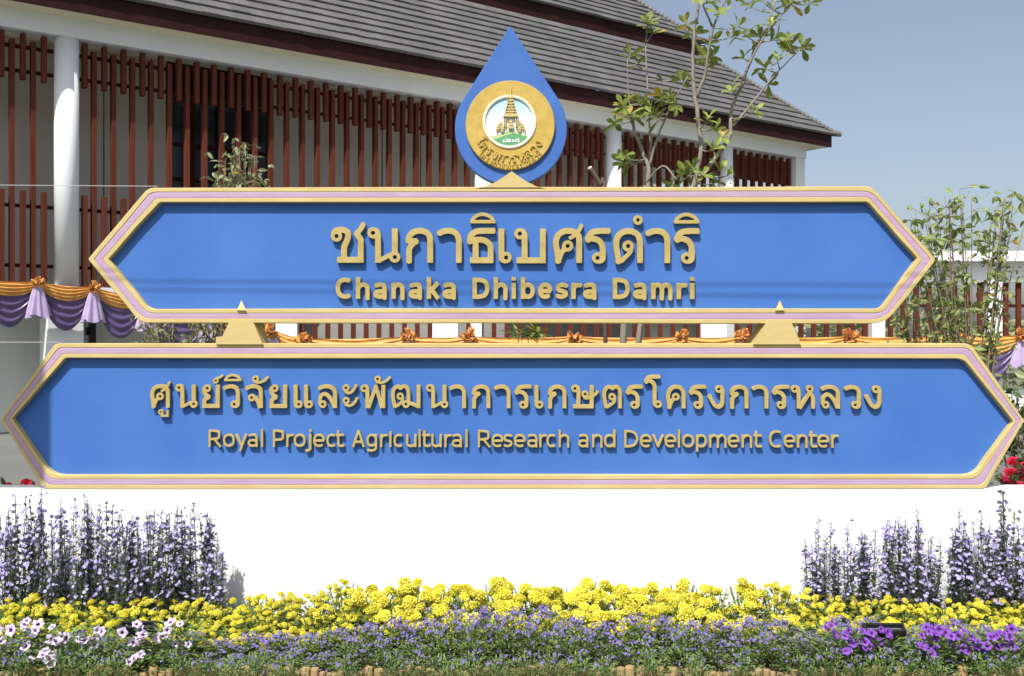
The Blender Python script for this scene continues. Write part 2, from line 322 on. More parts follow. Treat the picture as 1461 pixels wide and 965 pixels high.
def latin(ch, wd, r):
    """cap height 100, x-height 77; wd = width in units; r = half stroke.  returns strokes, discs"""
    XH = 77; st = []; ds = []; rw = r
    def S(pts, closed=False, n=6):
        pp = catmull([(a, b, 0) for a, b in (pts+[pts[0]] if closed else pts)], n); st.append(([(p.x, p.y) for p in pp]+([(pp[1].x, pp[1].y)] if closed else []), rw))
    def L(*pts): st.append((list(pts), rw))
    def oval(x0, x1, y0, y1, a0=0, a1=360):
        cx, cy, rx, ry = (x0+x1)/2, (y0+y1)/2, (x1-x0)/2-r, (y1-y0)/2-r; n = 26; pts = []
        for i in range(n+1):
            t = R(a0+(a1-a0)*i/n); c, s_ = math.cos(t), math.sin(t)
            pts.append((cx+rx*math.copysign(abs(c)**.86, c), cy+ry*math.copysign(abs(s_)**.86, s_)))
        if a1-a0 >= 360: pts.append(pts[1])
        st.append((pts, rw))
    W = wd
    if ch == 'C': oval(0, W*1.12, 0, 100, 58, 302)
    elif ch == 'c': oval(0, W*1.15, 0, XH, 55, 305)
    elif ch == 'o': oval(0, W, 0, XH)
    elif ch == 'e': oval(0, W, 0, XH, 0, 312); L((r, XH/2-1), (W-r*.6, XH/2-1))
    elif ch == 'D': L((r, 0), (r, 100)); S([(r, 100-r), (W*.42, 100-r), (W*.8-r*.4, 84-r*.4), (W-r, 50), (W*.8-r*.4, 16+r*.4), (W*.42, r), (r, r)])
    elif ch == 'h' or ch == 'n':
        L((r, 0), (r, 103 if ch == 'h' else XH-1)); S([(r, XH-r-16), (W*.38, XH-r-2), (W*.62, XH-r), (W-r-2, XH-r-10), (W-r, XH-r-24), (W-r, 20), (W-r, 0)])
    elif ch == 'm':
        L((r, 0), (r, XH-1)); q = W/2
        for a in (0, q-r): S([(a+r, XH-r-14), (a+q*.42+r*.4, XH-r-1), (a+q*.75, XH-r-1), (a+q, XH-r-18), (a+q, 20), (a+q, 0)])
        st[-1] = ([(min(x, W-r), y) for x, y in st[-1][0]], r)
    elif ch == 'u': S([(r, XH-1), (r, 30), (r+2, r+8), (W*.38, r), (W*.65, r+2), (W-r, r+14)]); L((W-r, XH-1), (W-r, 0))
    elif ch == 'r': L((r, 0), (r, XH-1)); S([(r, XH-r-20), (W*.45, XH-r-4), (W, XH-r-1)])
    elif ch == 'l': L((W/2, 0), (W/2, 104))
    elif ch == 'i':
        L((W/2, 0), (W/2, XH-1)); st.append(([(W/2, XH+9), (W/2, 104)], r))
    elif ch == 'ı': L((W/2, 0), (W/2, 92))
    elif ch == 'j':
        S([(0, -22+r*.4), (W*.35, -21), (W-r-1, -12), (W-r, 5), (W-r, 40), (W-r, XH-1)]); L((W-r, XH+9), (W-r, 101))
    elif ch == 'a':
        S([(r+1, XH-r-4), (W*.42, XH-r), (W*.75, XH-r-2), (W-r, XH-r-18), (W-r, 30), (W-r, 0)])
        oval(0, W*1.0, 0, XH*.60)
    elif ch == 'b': L((r, 0), (r, 103)); oval(0, W, 0, XH)
    elif ch == 'd': L((W-r, 0), (W-r, 103)); oval(0, W, 0, XH)
    elif ch == 'p': L((r, -24), (r, XH-1)); oval(0, W, 0, XH)
    elif ch == 'g': oval(0, W, 2, XH); S([(W-r, XH-1), (W-r, 30), (W-r, 0), (W-r-6, -14), (W*.45, -20), (r, -17)])
    elif ch == 's': S([(W-r*.6, XH-r-5), (W*.55, XH-r), (r+2, XH-r-6), (r+3, XH*.56), (W*.5, XH*.49), (W-r-2, XH*.40), (W-r-2, r+8), (W*.48, r), (r*.5, r+5)])
    elif ch == 'k': L((r, 0), (r, 103)); L((r+2, XH*.42), (W-r*1.2, XH-1)); L((W*.36, XH*.55), (W-r*1.1, 0))
    elif ch == 't': S([(W*.30, 97), (W*.30, 60), (W*.30, 26), (W*.38, r+4), (W*.62, r), (W, r+2)]); L((0, XH-r), (W, XH-r))
    elif ch == 'y': L((r*1.05, XH-1), (W/2+1, 10)); L((W-r*1.05, XH-1), (W*.40, -24)); 
    elif ch == 'v': L((r*1.05, XH-1), (W/2, 6)); L((W-r*1.05, XH-1), (W/2, 6)); ds.append((W/2, 8, r*1.1))
    elif ch == 'A': L((r*1.05, 0), (W/2, 97)); L((W-r*1.05, 0), (W/2, 97)); L((W*.2, 30), (W*.8, 30))
    elif ch in 'PR':
        L((r, 0), (r, 100)); m = 46 if ch == 'R' else 42; e = W*.88 if ch == 'R' else W
        S([(r, 100-r), (e*.5, 100-r), (e-r-3, 100-r-6), (e-r, (100+m-r)/2), (e-r-3, m+6), (e*.5, m), (r, m)])
        if ch == 'R': L((W*.45, m-1), (W-r, 0))
    return st, ds, []

def put_text(parent, items, base, basex, thai, hpx, Y, thick, r, material):
    """items: (char, left px[, width px]); base: baseline py at basex[0], drifting to basex[1]"""
    (xa, ya), (xb, yb) = basex
    m = FPX/Y
    for it in items:
        ch, px = it[0], it[1]; py = ya+(yb-ya)*(px-xa)/(xb-xa)
        sc_ = hpx/100/m
        if thai: st, ds, hs = TH[ch]; key = ('t', ch, hpx)
        else:
            wd = it[2]*100/hpx; st, ds, hs = latin(ch, wd, r); key = ('l', ch, round(wd), hpx)
        me = solid_glyph(key, st, ds, hs, sc_, thick, material)
        p = P(px, py, Y); o = link('letter', me, parent, Vector(p)-parent.location)
def fillet(poly, rads, nseg=5, per=12):
    out = []; n = len(poly)
    cor = []
    for i in range(n):
        p0, p, p1 = Vector(poly[i-1]), Vector(poly[i]), Vector(poly[(i+1) % n]); a = (p0-p).normalized(); b = (p1-p).normalized()
        r = rads[i]; arc = []
        for k in range(nseg+1):
            t = k/nseg; arc.append((p+a*r)*(1-t)**2+p*2*t*(1-t)+(p+b*r)*t*t)
        cor.append(arc)
    for i in range(n):
        out += cor[i]; a, b = cor[i][-1], cor[(i+1) % n][0]
        out += [a.lerp(b, k/per) for k in range(1, per)]
    return out
def sign_board(name, label, outer, inner, Y, thick, seed, rads_o, rads_i):
    z0 = max(p[1] for p in outer); root = empty(name, P(sum(p[0] for p in outer)/len(outer), z0, Y)); O = Vector(root.location)
    lo = fillet(outer, rads_o); li = fillet(inner, rads_i); N = len(lo)
    wob = lambda i, s: mnoise.noise(Vector((i*.21+seed, s*7.3, 0)))*1.3
    cen = Vector(((lo[0].x+lo[N//2].x)/2, (lo[0].y+lo[N//2].y)/2))
    def loop(t, dy):
        vs = []
        for i in range(N):
            a, b = lo[i], li[i]; q = a.lerp(b, t); d = (b-a).normalized(); q = q+d*wob(i, round(t, 1))*.8*(0 if i in () else 1)
            vs.append(P(q.x, q.y, Y)+Vector((0, dy, 0))-O)
        return vs
    def ring(nm, prof, m, extra=None):
        mb = MB(); L = [loop(t, dy) for t, dy in prof]
        vs = [v for l in L for v in l]; fs = [(a*N+i, a*N+(i+1) % N, (a+1)*N+(i+1) % N, (a+1)*N+i) for a in range(len(L)-1) for i in range(N)]
        mb.add(vs, fs)
        if extra: mb.add(L[0], [tuple(range(N))])
        o = mb.build(nm, m, root); return o
    ring('gold_moulding', [(0, thick), (0, .005), (.04, 0), (.27, 0), (.30, .005)], M['gold'], extra=True)
    ring('pink_stripe', [(.285, .010), (.295, .0035), (.36, .002), (.64, .002), (.695, .0035), (.705, .010)], M['pink'])
    ring('gold_moulding', [(.695, .005), (.73, 0), (.96, 0), (1.0, .004), (1.0, .055)], M['gold'])
    pan = MB(); pv = [v+Vector((0, .042, 0)) for v in loop(1.0, 0)]; pc = sum(pv, Vector())/N
    pv2 = [pc+(v-pc)*1.004 for v in pv]
    pan.add(pv2, [tuple(range(N))]); pan.build('panel', M['blue'], root)
    tag(root, label, 'sign'); return root

# ------------------------------------------------------------------ the setting: ground, paving
def sheet(name, x0, x1, y0, y1, z, m, nx=1, ny=1):
    mb = MB(); mb.add([(x0, y0, z), (x1, y0, z), (x1, y1, z), (x0, y1, z)], [(0, 1, 2, 3)]); return tag(mb.build(name, m), kind='structure')
sheet('ground', -1500, 1500, -1500, 1500, 0, M['ground'])
sheet('road', -60, 60, -6, 4.2, .004, M['paving'])
sheet('courtyard', -60, 60, 6.6, 60, .004, M['court'])
soil = MB(); nx = 60; ny = 8
vs = [(-3.9+7.8*i/nx, 4.9+.91*j/ny, .07+.06*j/ny+rnd(-.012, .012)) for j in range(ny+1) for i in range(nx+1)]
soil.add(vs, [(j*(nx+1)+i, j*(nx+1)+i+1, (j+1)*(nx+1)+i+1, (j+1)*(nx+1)+i) for j in range(ny) for i in range(nx)])
tag(soil.build('flower_bed_soil', M['soil']), kind='structure')

# ------------------------------------------------------------------ pedestal, the two boards, brackets, emblem
YS = 5.8
ZP = P(0, 697, YS).z
ped = MB(); ped.box((-4.1, 5.803, 0), (4.1, 5.95, ZP), bev=.006)
tag(ped.build('sign_pedestal', M['pedestal']), 'long white rendered plinth wall under the lower blue sign board', 'plinth')

lower = sign_board('sign_board', 'wide lower blue sign board reading Royal Project Agricultural Research and Development Center',
    [(0,598),(79,490),(1385,490),(1462,600),(1406,698),(62,698)], [(17,598),(92,511.5),(1374,512),(1446,601),(1390,678),(73,678)], YS, .18, 1, [3,7,10,3,5,6], [2,5,8,3,16,18])
upper = sign_board('sign_board', 'shorter upper blue sign board reading Chanaka Dhibesra Damri',
    [(125,370),(211,268),(1244,266),(1336,371),(1264,462),(200,461)], [(155,370),(227,289),(1238,288),(1309,369),(1257,440.5),(213,441)], YS, .18, 5, [3,9,10,4,22,14], [2,5,7,2,7,12])
LY = YS+.042-.017
th_up = [('ช',472.4),('น',524.4),('ก',579),('า',625.3),('ธ',666.5),('ิ',670.8),('เ',711.2),('บ',733.3),('ศ',788.7),('ร',834.8),('ด',874.8),('ํ',902.9),('า',922.3),('ร',961.7),('ิ',961)]
put_text(upper, th_up, 0, ((465,375.6),(1000,376.2)), True, 50.2, LY, .026, 0, M['goldletter'])
en_up = [('C',479.2,24.4),('h',507.9,20),('a',532.8,19.4),('n',558.7,19),('a',583.1,19.4),('k',609,20.3),('a',631.3,19.4),('D',674.2,24.4),('h',704.3,20),('i',729.7,6.7),('b',742.9,20.3),('e',767.5,20.7),('s',792.8,17.6),('r',815,13.9),('a',831.6,19.4),('D',874.1,24.4),('a',902.8,19.4),('m',928.7,30.5),('r',965,13.9),('i',984,6.7)]
put_text(upper, en_up, 0, ((465,426.8),(1000,427.2)), False, 30.3, LY, .024, 10.6, M['goldletter'])
th_lo = [('ศ',214.9),('ู',226.2),('น',250.6),('ย',289),('์',304.2),('ว',319.6),('ิ',320.4),('จ',351),('ั',360),('ย',384.9),('เ',419.4),('เ',434.2),('ล',453.9),('ะ',488.7),('พ',514.3),('ั',534),('ฒ',557.6),('น',607.9),('า',642.4),('ก',673.2),('า',705.8),('ร',734.2),('เ',762.5),('ก',781.6),('ษ',814.9),('ต',860),('ร',892.7),('โ',918.3),('ค',949.7),('ร',983),('ง',1009.5),('ก',1040.9),('า',1073.2),('ร',1101.4),('ห',1127.6),('ล',1170.4),('ว',1204.5),('ง',1233.2)]
put_text(lower, th_lo, 0, ((205,582.2),(1260,583.4)), True, 33.9, LY, .024, 0, M['goldletter'])
en_lo = [('R',298,19),('o',318.6,17),('y',335.6,18),('a',353.7,14.5),('l',372.3,4),('P',389.7,16),('r',408.8,10),('o',419.4,17),('j',436.8,8),('e',447,17),('c',466,13.6),('t',479.5,11.5),('A',502.2,19),('g',523,15.3),('r',542.5,10),('ı',555.2,4),('c',561.6,13.6),('u',579.6,15),('l',596.8,4),('t',602.3,11.5),('u',615.5,15),('r',634.1,10),('a',644.7,14.5),('l',663.8,4),('R',681.7,19),('e',701.4,17),('s',718.4,12.7),('e',733.2,17),('a',752.3,14.5),('r',769.3,10),('c',779.5,13.6),('h',796.9,15.3),('a',825,14.5),('n',844.6,15),('d',861.6,16.5),('D',890.5,20),('e',912.9,17),('v',930,17.5),('e',947.9,17),('l',966.5,4),('o',973.1,17),('p',992.8,15.5),('m',1011.4,25),('e',1038,17),('n',1057.8,15),('t',1075,11.5),('C',1096.8,19.7),('e',1117.6,17),('n',1136.7,15),('t',1153.8,11.5),('e',1165.8,17),('r',1185.5,10)]
put_text(lower, en_lo, 0, ((290,637.8),(1200,639)), False, 24.6, LY, .018, 6.7, M['goldletter'])

def prism(mb, pts, Y0, Y1, O, mi=0):
    a = [P(x, y, Y0)-O for x, y in pts]; b = [v+Vector((0, Y1-Y0, 0)) for v in a]; n = len(pts)
    mb.add(a+b, [tuple(range(n)), tuple(range(2*n-1, n-1, -1))]+[(i, i+n, (i+1) % n+n, (i+1) % n) for i in range(n)], mi)
def bracket(cx, step, label):
    root = empty('bracket', P(cx, 490, YS)); O = Vector(root.location)
    mb = MB(); pts = [(cx-17, 457), (cx+15, 457), (cx+30, 491.5), (cx-38, 491.5)]
    if step: pts = [(cx-17, 457), (cx+15, 457), (cx+30, 491.5), (cx-37, 491.5), (cx-37, 481), (cx-28, 480)]
    prism(mb, pts[::-1], YS-.012, YS+.17, O); mb.build('block', M['gold'], root)
    f = MB(); a = [(cx-7, 443), (cx+6, 443)]
    tip = P(cx-.5, 428.5, YS+.01)-O; q = [P(cx-7, 443, YS-.012)-O, P(cx+6, 443, YS-.012)-O, P(cx+6, 443, YS+.035)-O, P(cx-7, 443, YS+.035)-O]
    f.add(q+[tip], [(0, 1, 4), (1, 2, 4), (2, 3, 4), (3, 0, 4), (0, 3, 2, 1)]); f.build('finial', M['gold'], root)
    tag(root, label, 'bracket', 'gold brackets between the sign boards')
bracket(345, True, 'left gold painted bracket joining the two boards, with a small step on its left')
bracket(1113, False, 'right gold painted bracket joining the two boards, near the leafy shrub')

# emblem: water drop with gold ring, printed disc, crown relief
YR = YS+.056
em = empty('water_drop_emblem', P(729, 268, YS)); O = Vector(em.location); YD = YS+.045
tag(em, 'blue water drop emblem with round gold crown seal on top of the upper board', 'emblem')
tip = (728, 37); cxd, cyd, rd = 729, 184, 80
half = math.acos(rd/147.0); pts = [tip]
for i in range(57):
    t = -math.pi/2+half+(2*math.pi-2*half)*i/56; pts.append((cxd+rd*math.cos(t), cyd+rd*math.sin(t)))
mb = MB(); prism(mb, pts[::-1], YD, YD+.085, O); d = mb.build('drop_body', M['drop'], em)
bv = d.modifiers.new('bevel', 'BEVEL'); bv.width = .004; bv.segments = 2; bv.limit_method = 'ANGLE'; bv.angle_limit = R(50)
def lathe_ring(name, cx, cy, prof, m, parent, Y, seg=72, cap=False):
    c = P(cx, cy, Y)-O; mb = MB(); vs = []
    for rr, dy in prof:
        c2 = c if rr > 45 else P(727, 176, Y)-O
        for k in range(seg):
            t = 2*math.pi*k/seg; vs.append(c2+Vector((rr/251.9*math.cos(t), dy, rr/251.9*math.sin(t))))
    fs = [(a*seg+k, a*seg+(k+1) % seg, (a+1)*seg+(k+1) % seg, (a+1)*seg+k) for a in range(len(prof)-1) for k in range(seg)]
    if cap: fs.append(tuple((len(prof)-1)*seg+k for k in range(seg)))
    mb.add(vs, fs); return mb.build(name, m, parent, smooth=False)
seal = lathe_ring('gold_ring', 728, 180.5, [(64, .0), (64, -.028), (63.2, -.031), (38, -.031), (37, -.033), (35, -.031)], M['emblemgold'], em, YR)
lathe_ring('cream_rim', 727, 176, [(38.5, -.030), (38.3, -.037), (37, -.040), (35.4, -.039), (34.3, -.035), (34.2, -.026)], M['cream'], em, YR)
lathe_ring('printed_disc', 727, 176, [(34.6, -.026), (34.5, -.028)], M['esky'], em, YR, cap=True)
def flat(name, pts, m, dy, th=.004):
    mb = MB(); prism(mb, pts, YR+dy, YR+dy+th, O); return mb.build(name, m, em)
def circ_clip(ptop, yoff=0):
    out = list(ptop)
    a0 = math.atan2(ptop[-1][1]-176, ptop[-1][0]-727); a1 = math.atan2(ptop[0][1]-176, ptop[0][0]-727)
    if a1 < a0: a1 += 2*math.pi
    for k in range(1, 20): t = a0+(a1-a0)*k/20; out.append((727+33.8*math.cos(t), 176+33.8*math.sin(t)))
    return out
flat('printed_hill', circ_clip([(698.5, 194), (709, 192.6), (718, 189.5), (729, 185), (741, 190), (748, 192.5), (756, 194)])[::-1], M['elight'], -.0305)
flat('printed_hill', circ_clip([(702, 199.5), (712, 197), (722, 193), (731, 190), (742, 192.5), (754, 196)])[::-1], M['egreen'], -.0325)
crown = MB()
def cb(x0, x1, y0, y1, d0=-.044): prism(crown, [(x0, y1), (x1, y1), (x1, y0), (x0, y0)], YR+d0, YR-.026, O)
def ctrap(cx, h0, h1, y0, y1, d0=-.044): prism(crown, [(cx-h1, y1), (cx+h1, y1), (cx+h0, y0), (cx-h0, y0)], YR+d0, YR-.026, O)
c0 = 728.7
ctrap(c0, .35, 1.1, 124.5, 139)
for i, (y, h) in enumerate([(138, 2.6), (142, 3.6), (146, 4.6), (150, 5.6), (154, 6.8), (158, 8.2)]):
    ctrap(c0, h*.62, h, y, y+2.3, -.047); ctrap(c0, h*.42, h*.55, y+2.3, y+4, -.041)
    for sgn in (-1, 1): ctrap(c0+sgn*h*.92, .2, .9, y-1.5, y+1.6, -.049)
ctrap(c0, 9.2, 11, 162, 166.5, -.050)
for sx in (-9.6, -7.2, 7.2, 9.6): cb(c0+sx-.7, c0+sx+.7, 166, 181)
for sx in (-1, 1):
    for q, (dx, y, h) in enumerate([(14, 176, 2.6), (17.5, 180, 2.2), (12.5, 183, 3.4), (20, 184, 1.6)]): ctrap(c0+sx*dx, h*.25, h, y-3.5, y+1.6, -.043); ctrap(c0+sx*dx, h*.9, h*.3, y+2, y+5, -.041)
ctrap(c0, 1, 3, 171, 175); ctrap(c0, 3.4, 2, 175.5, 179); ctrap(c0, 4.5, 3, 180, 183.5)
crown.build('crown_relief', M['gold'], em)
def arc_text(s_, cx, cy, rad, a0, a1, hpx, m, thick, name='letter'):
    cons = [c for c in s_ if c not in 'ิีู์ั่ํ']; n = len(cons); k = -1
    wide = {'เ': .5, 'โ': .7, 'า': .7, 'ะ': .7, 'ง': .8}
    tot = sum(wide.get(c, 1) for c in cons); acc = 0
    for c in s_:
        st, ds, hs = TH[c]
        if c in cons: w_ = wide.get(c, 1); a = a0+(a1-a0)*(acc+w_/2)/tot; acc += w_
        me = solid_glyph(('a', c, hpx), st, ds, hs, hpx/100/251.9, thick, m, bev=.0003, step=2)
        xs = [v.co.x for v in me.vertices]; half = (max(xs)+min(xs))/2
        t = R(a); off = Vector((-half*math.cos(t), 0, -half*math.sin(t)))
        c_ = P(cx+rad*math.sin(t), cy+rad*math.cos(t), YR)-O
        link(name, me, em, c_+off+Vector((0, -.031-thick*.45, 0)), (0, -t, 0))
arc_text('โครงการหลวง', 728, 180.5, 53, -68, 62, 11.0, M['emblemgold'], .010)
arc_text('โครงการพระราชดำริ'.replace('ำ', 'ํา'), 728, 180.5, 61.3, -49, 49, 6.0, M['emblemgold'], .006)
# Thai numerals on the green hill
def num(px, kind):
    sts = {0: ([], [(50, 30, 30)], [(50, 30, 14)]), 1: ([([(50, 8), (24, 14), (12, 38), (28, 60), (60, 62), (82, 40), (80, 4)], 7)], [(48, 26, 20)], [(48, 26, 7)]),
           2: ([([(14, 44), (14, 10), (40, 4), (74, 6), (80, 30), (80, 92)], 8), ], [(24, 50, 15)], [(24, 50, 5)]), 5: ([([(16, 10), (10, 36), (24, 60), (60, 62), (80, 40), (80, 4), (50, 4)], 8), ([(66, 60), (90, 88)], 7)], [(44, 30, 14)], [(44, 30, 5)])}[kind]
    me = solid_glyph(('n', kind), *sts, 6.6/100/251.9, .004, M['ewhite'], step=2, bev=.0002)
    link('numeral', me, em, P(px, 205, YR)-O+Vector((0, -.034, 0)))
for px, k in ((717.5, 2), (723.5, 1), (729.3, 0), (735, 5)): num(px, k)
fp = [(778, 269.5), (676, 269.5), (690, 267), (706, 260.5), (719, 252.5), (730, 244.5), (741, 252.5), (752, 259.5), (765, 266)]
mb = MB(); prism(mb, fp[::-1][::-1], YD-.045, YD+.06, O); o = mb.build('gold_foot', M['gold'], em)

# ------------------------------------------------------------------ main building (facade receding to the right)
TH_ = math.atan2(.596, .803); UX, UY = .803, .596
BX, BY = (95-CX)/FPX*18, 18.0
def F3(v): s, e, z = v; return Vector((BX+UX*s-UY*e, BY+UY*s+UX*e, z))
def s_of(px, e=0):
    k = (px-CX)/FPX; x0 = BX-UY*e; y0 = BY+UX*e; return (y0*k-x0)/(UX-UY*k)
bld = empty('main_building', F3((0, 0, 0))); OB = Vector(bld.location)
tag(bld, 'long two storey white hall with brown tiled hipped roofs and red slat screens', 'building')
fb = lambda v: F3(v)-OB
SE = 20.33; S0 = -5.0
def bbox(name, lo, hi, m, bev=0, parent=bld): 
    mb = MB(); mb.box(lo, hi, fb, bev=bev); return mb.build(name, m, parent)
bbox('beam', (S0, -.20, 6.95), (SE, .20, 7.285), M['bwhite'])
bbox('end_beam', (SE-.4, .203, 6.95), (SE-.003, 9, 7.285), M['bwhite'])
bbox('soffit', (S0, -.62, 7.288), (SE+.5, 9.5, 7.37), M['soffit'])
bbox('fascia', (S0, -.67, 7.27), (SE+.55, -.623, 7.62), M['fascia'])
bbox('fascia', (SE+.503, -.619, 7.29), (SE+.55, 9.5, 7.62), M['fascia'])
bbox('floor_slab', (S0, -.12, 2.30), (SE, 9, 2.60), M['bwhite'])
wd0, wd1 = s_of(237, 1.5), s_of(388, 1.5)
WE = s_of(905, 1.5)
bbox('upper_wall', (S0, 1.5, 2.6), (wd0, 1.7, 7.36), M['bwall']); bbox('upper_wall', (wd1, 1.5, 2.6), (WE, 1.7, 7.36), M['bwall'])
bbox('upper_wall', (wd0, 1.5, 6.55), (wd1, 1.7, 7.36), M['dark'])
win = bbox('window', (wd0, 1.62, 2.6), (wd1, 1.66, 6.55), M['dark'])
for k in range(5):
    s = wd0+(wd1-wd0)*k/4; bbox('window_bar', (s-.05, 1.55, 2.6), (s+.05, 1.61, 6.55), M['rail'], parent=win)
for zz in (4.9, 5.6): bbox('window_bar', (wd0, 1.56, zz), (wd1, 1.6, zz+.06), M['rail'], parent=win)
bbox('upper_wall', (WE, 5.0, 2.6), (s_of(1035), 5.2, 7.36), M['bwall'])
for px in (148, 216, 455, 545, 600):
    s = s_of(px, 1.5); bbox('wall_joint', (s-.008, 1.488, 2.6), (s+.008, 1.502, 7.3), M['rail'])
bbox('ground_wall', (S0, 1.1, 0), (SE, 1.3, 2.3), M['gwall'])
bbox('ceiling', (S0, .203, 7.25), (SE-.41, 5.2, 7.286), M['soffit'])
# columns
cols = [0, s_of(690), s_of(875), s_of(1035), SE-.2]
cm = MB(); cm.tube([(0, 0, 0), (0, 0, 4.35)], .205, 36); cme = cm.mesh('column', M['bwhite']); cme.polygons.foreach_set('use_smooth', [len(p.vertices) == 4 for p in cme.polygons])
for s in cols[:-1]: link('column', cme, bld, fb((s, 0, 2.6)))
bbox('column', (SE-.42, -.17, 2.6), (SE-.02, .2, 6.95), M['bwhite'], bev=.01)
for s in [s_of(92)]+cols[1:]:
    bbox('ground_pier', (s-.3, -.1, 0), (s+.3, .5, 2.3), M['bwhite'], bev=.01)
# slats
def slat_mesh(z0, z1, wx=.078, wy=.13):
    mb = MB(); mb.box((-wx/2, -wy/2, z0), (wx/2, wy/2, z1)); return mb.mesh('slat', M['slat'])
ms_long, ms_top, ms_bot = slat_mesh(2.6, 6.80), slat_mesh(6.13, 6.91), slat_mesh(2.6, 4.22)
ang = math.atan2(UY, UX); s = S0+.1; i = 0
while s < SE-.45:
    if min(abs(s-c) for c in cols) > .24:
        if i % 2 == 0: link('slat', ms_long, bld, fb((s, .02, 0)), (0, 0, ang))
        else:
            link('slat', ms_top, bld, fb((s, -.03, 0)), (0, 0, ang)); link('slat', ms_bot, bld, fb((s, -.03, 0)), (0, 0, ang))
    s += .1675; i += 1
cc = [S0]+cols
for a, b in zip(cc[:-1], cc[1:]):
    for z in (6.30, 6.72, 3.98, 2.95): bbox('slat_rail', (a+.2, .075, z-.03), (b-.2, .125, z+.03), M['rail'])
# wall lamp and small pipe
wl = empty('wall_lamp', F3((s_of(130, 1.0), 1.0, 1.7))); 
mb = MB(); mb.box((-.05, -.16, -.28), (.05, 0, .42), bev=.01); mb.build('housing', M['frameblack'], wl, rot=(0, 0, ang))
mb = MB(); mb.box((-.11, -.10, .05), (-.05, -.02, .20)); mb.build('arm', M['frameblack'], wl, rot=(0, 0, ang)); tag(wl, 'tall black lamp box on the shaded grey wall right of the first white column', 'wall lamp')
# roofs: each course of tiles is a piece, tiles inside it stand proud and uneven
PITCH = math.atan2(10.02-7.62, 2.645-.05)
def roof_course(s0, s1, e0, z0, L, parent, side=False, lift=.05):
    mb = MB(); t = s0+rnd(0, .3); ca, sa = math.cos(PITCH), math.sin(PITCH)
    xs = [s0]
    while t < s1: 
        if t-xs[-1] > .03: xs.append(t)
        t += .33
    xs.append(s1)
    for a, b in zip(xs[:-1], xs[1:]):
        h = lift+rnd(-.006, .006); q = rnd(-.008, .008)
        pr = [(-.02-q, -.015), (-.02-q, h), (L+.03, .004), (L+.03, -.03)]
        vs = []
        for x in (a+.0025, b-.0025):
            for l_, n_ in pr:
                e = e0+l_*ca-n_*sa; z = z0+l_*sa+n_*ca; vs.append(fb((x, e, z)) if not side else fb((SE-0-e, x, z)))
        mb.add(vs, [(0, 1, 2, 3), (7, 6, 5, 4), (0, 4, 5, 1), (1, 5, 6, 2), (2, 6, 7, 3), (3, 7, 4, 0)])
    mb.build('tile_course', M['tile'], parent)
def hip_roof(e_start, z_start, s_end, ncourse, parent):
    L = .318; ca, sa = math.cos(PITCH), math.sin(PITCH)
    for i in range(ncourse):
        e = e_start+i*L*ca; z = z_start+i*L*sa
        roof_course(S0, s_end-i*L*ca-.02, e, z, L, parent)
        # hipped end, turned to the side
        mb = MB(); se = s_end-i*L*ca
        vs = [fb((se, e, z)), fb((se, 9, z)), fb((se-L*ca, 9, z+L*sa)), fb((se-L*ca, e+L*ca, z+L*sa)), fb((se, e, z+.035)), fb((se, 9, z+.035))]
        mb.add(vs, [(0, 1, 5, 4), (4, 5, 2, 3)]); mb.build('tile_course', M['tile'], parent)
    mb = MB(); n = ncourse*3
    for k in range(n):
        t0, t1 = k/n, (k+1)/n; D = ncourse*L
        p0 = fb((s_end-t0*D*ca, e_start+t0*D*ca, z_start+t0*D*sa+.05)); p1 = fb((s_end-t1*D*ca-.03, e_start+t1*D*ca+.03, z_start+t1*D*sa+.05))
        mb.tube([p0, p1], [.085, .06], 8)
    mb.tube([fb((s_end+.12, e_start-.12, z_start+.02)), fb((s_end-.1, e_start+.1, z_start+.06))], [.075, .09], 8)
    mb.build('hip_cap', M['tile'], parent)
lr = empty('roof', (0, 0, 0)); lr.parent = bld
hip_roof(-.72, 7.63, SE+.66, 11, lr)
m_ = 2.645; e1 = -.6+m_; s1 = SE+.6-m_
ur = empty('roof', (0, 0, 0)); ur.parent = bld
bbox('fascia', (S0, e1, 10.02), (s1, e1+.05, 10.50), M['fascia'], parent=ur); bbox('fascia', (s1-.05, e1+.053, 10.02), (s1, 9, 10.50), M['fascia'], parent=ur)
bbox('eave_board', (S0, e1+.053, 10.03), (s1-.06, 9, 10.08), M['fascia'], parent=ur)
bbox('inner_wall', (S0, e1+.5, 9.4), (s1-.5, e1+.6, 10.02), M['fascia'], parent=ur)
hip_roof(e1-.06, 10.51, s1+.06, 14, ur)
tag(lr, 'lower tier of grey brown tile courses over the slat screens'); tag(ur, 'upper tier of grey brown tile courses')

# ------------------------------------------------------------------ covered walkway behind the signs, square to the camera
YW = 20.0
wk = empty('covered_walkway', (3, YW, 0)); OW = Vector(wk.location)
tag(wk, 'low white covered walkway with red slats running behind the signs to the right edge', 'walkway')
def wbox(name, x0, x1, y0, y1, z0, z1, m, bev=0):
    mb = MB(); mb.box(Vector((x0, y0, z0))-OW, Vector((x1, y1, z1))-OW, bev=bev); return mb.build(name, m, wk)
XL = P(398, 0, YW).x; XR = 16.0
wbox('roof_slab', P(700, 0, YW).x, XR, YW-.35, YW+2.6, 3.17, 3.37, M['white'], .01); wbox('beam', P(700, 0, YW).x, XR, YW-.1, YW+.15, 2.80, 3.168, M['bwhite'])
for px, w_ in ((411, .42), (636, .5), (680, .22), (1017, .5), (1415, .28), (1250, .25)):
    x = P(px, 0, YW).x; wbox('post', x-w_/2, x+w_/2, YW-.16, YW+.16, 0, 2.8, M['white'], .01)
sm = MB(); sm.box((-.045, -.03, 1.2), (.045, .03, 2.78)); sme = sm.mesh('slat', M['slat'])
x = XL+.45
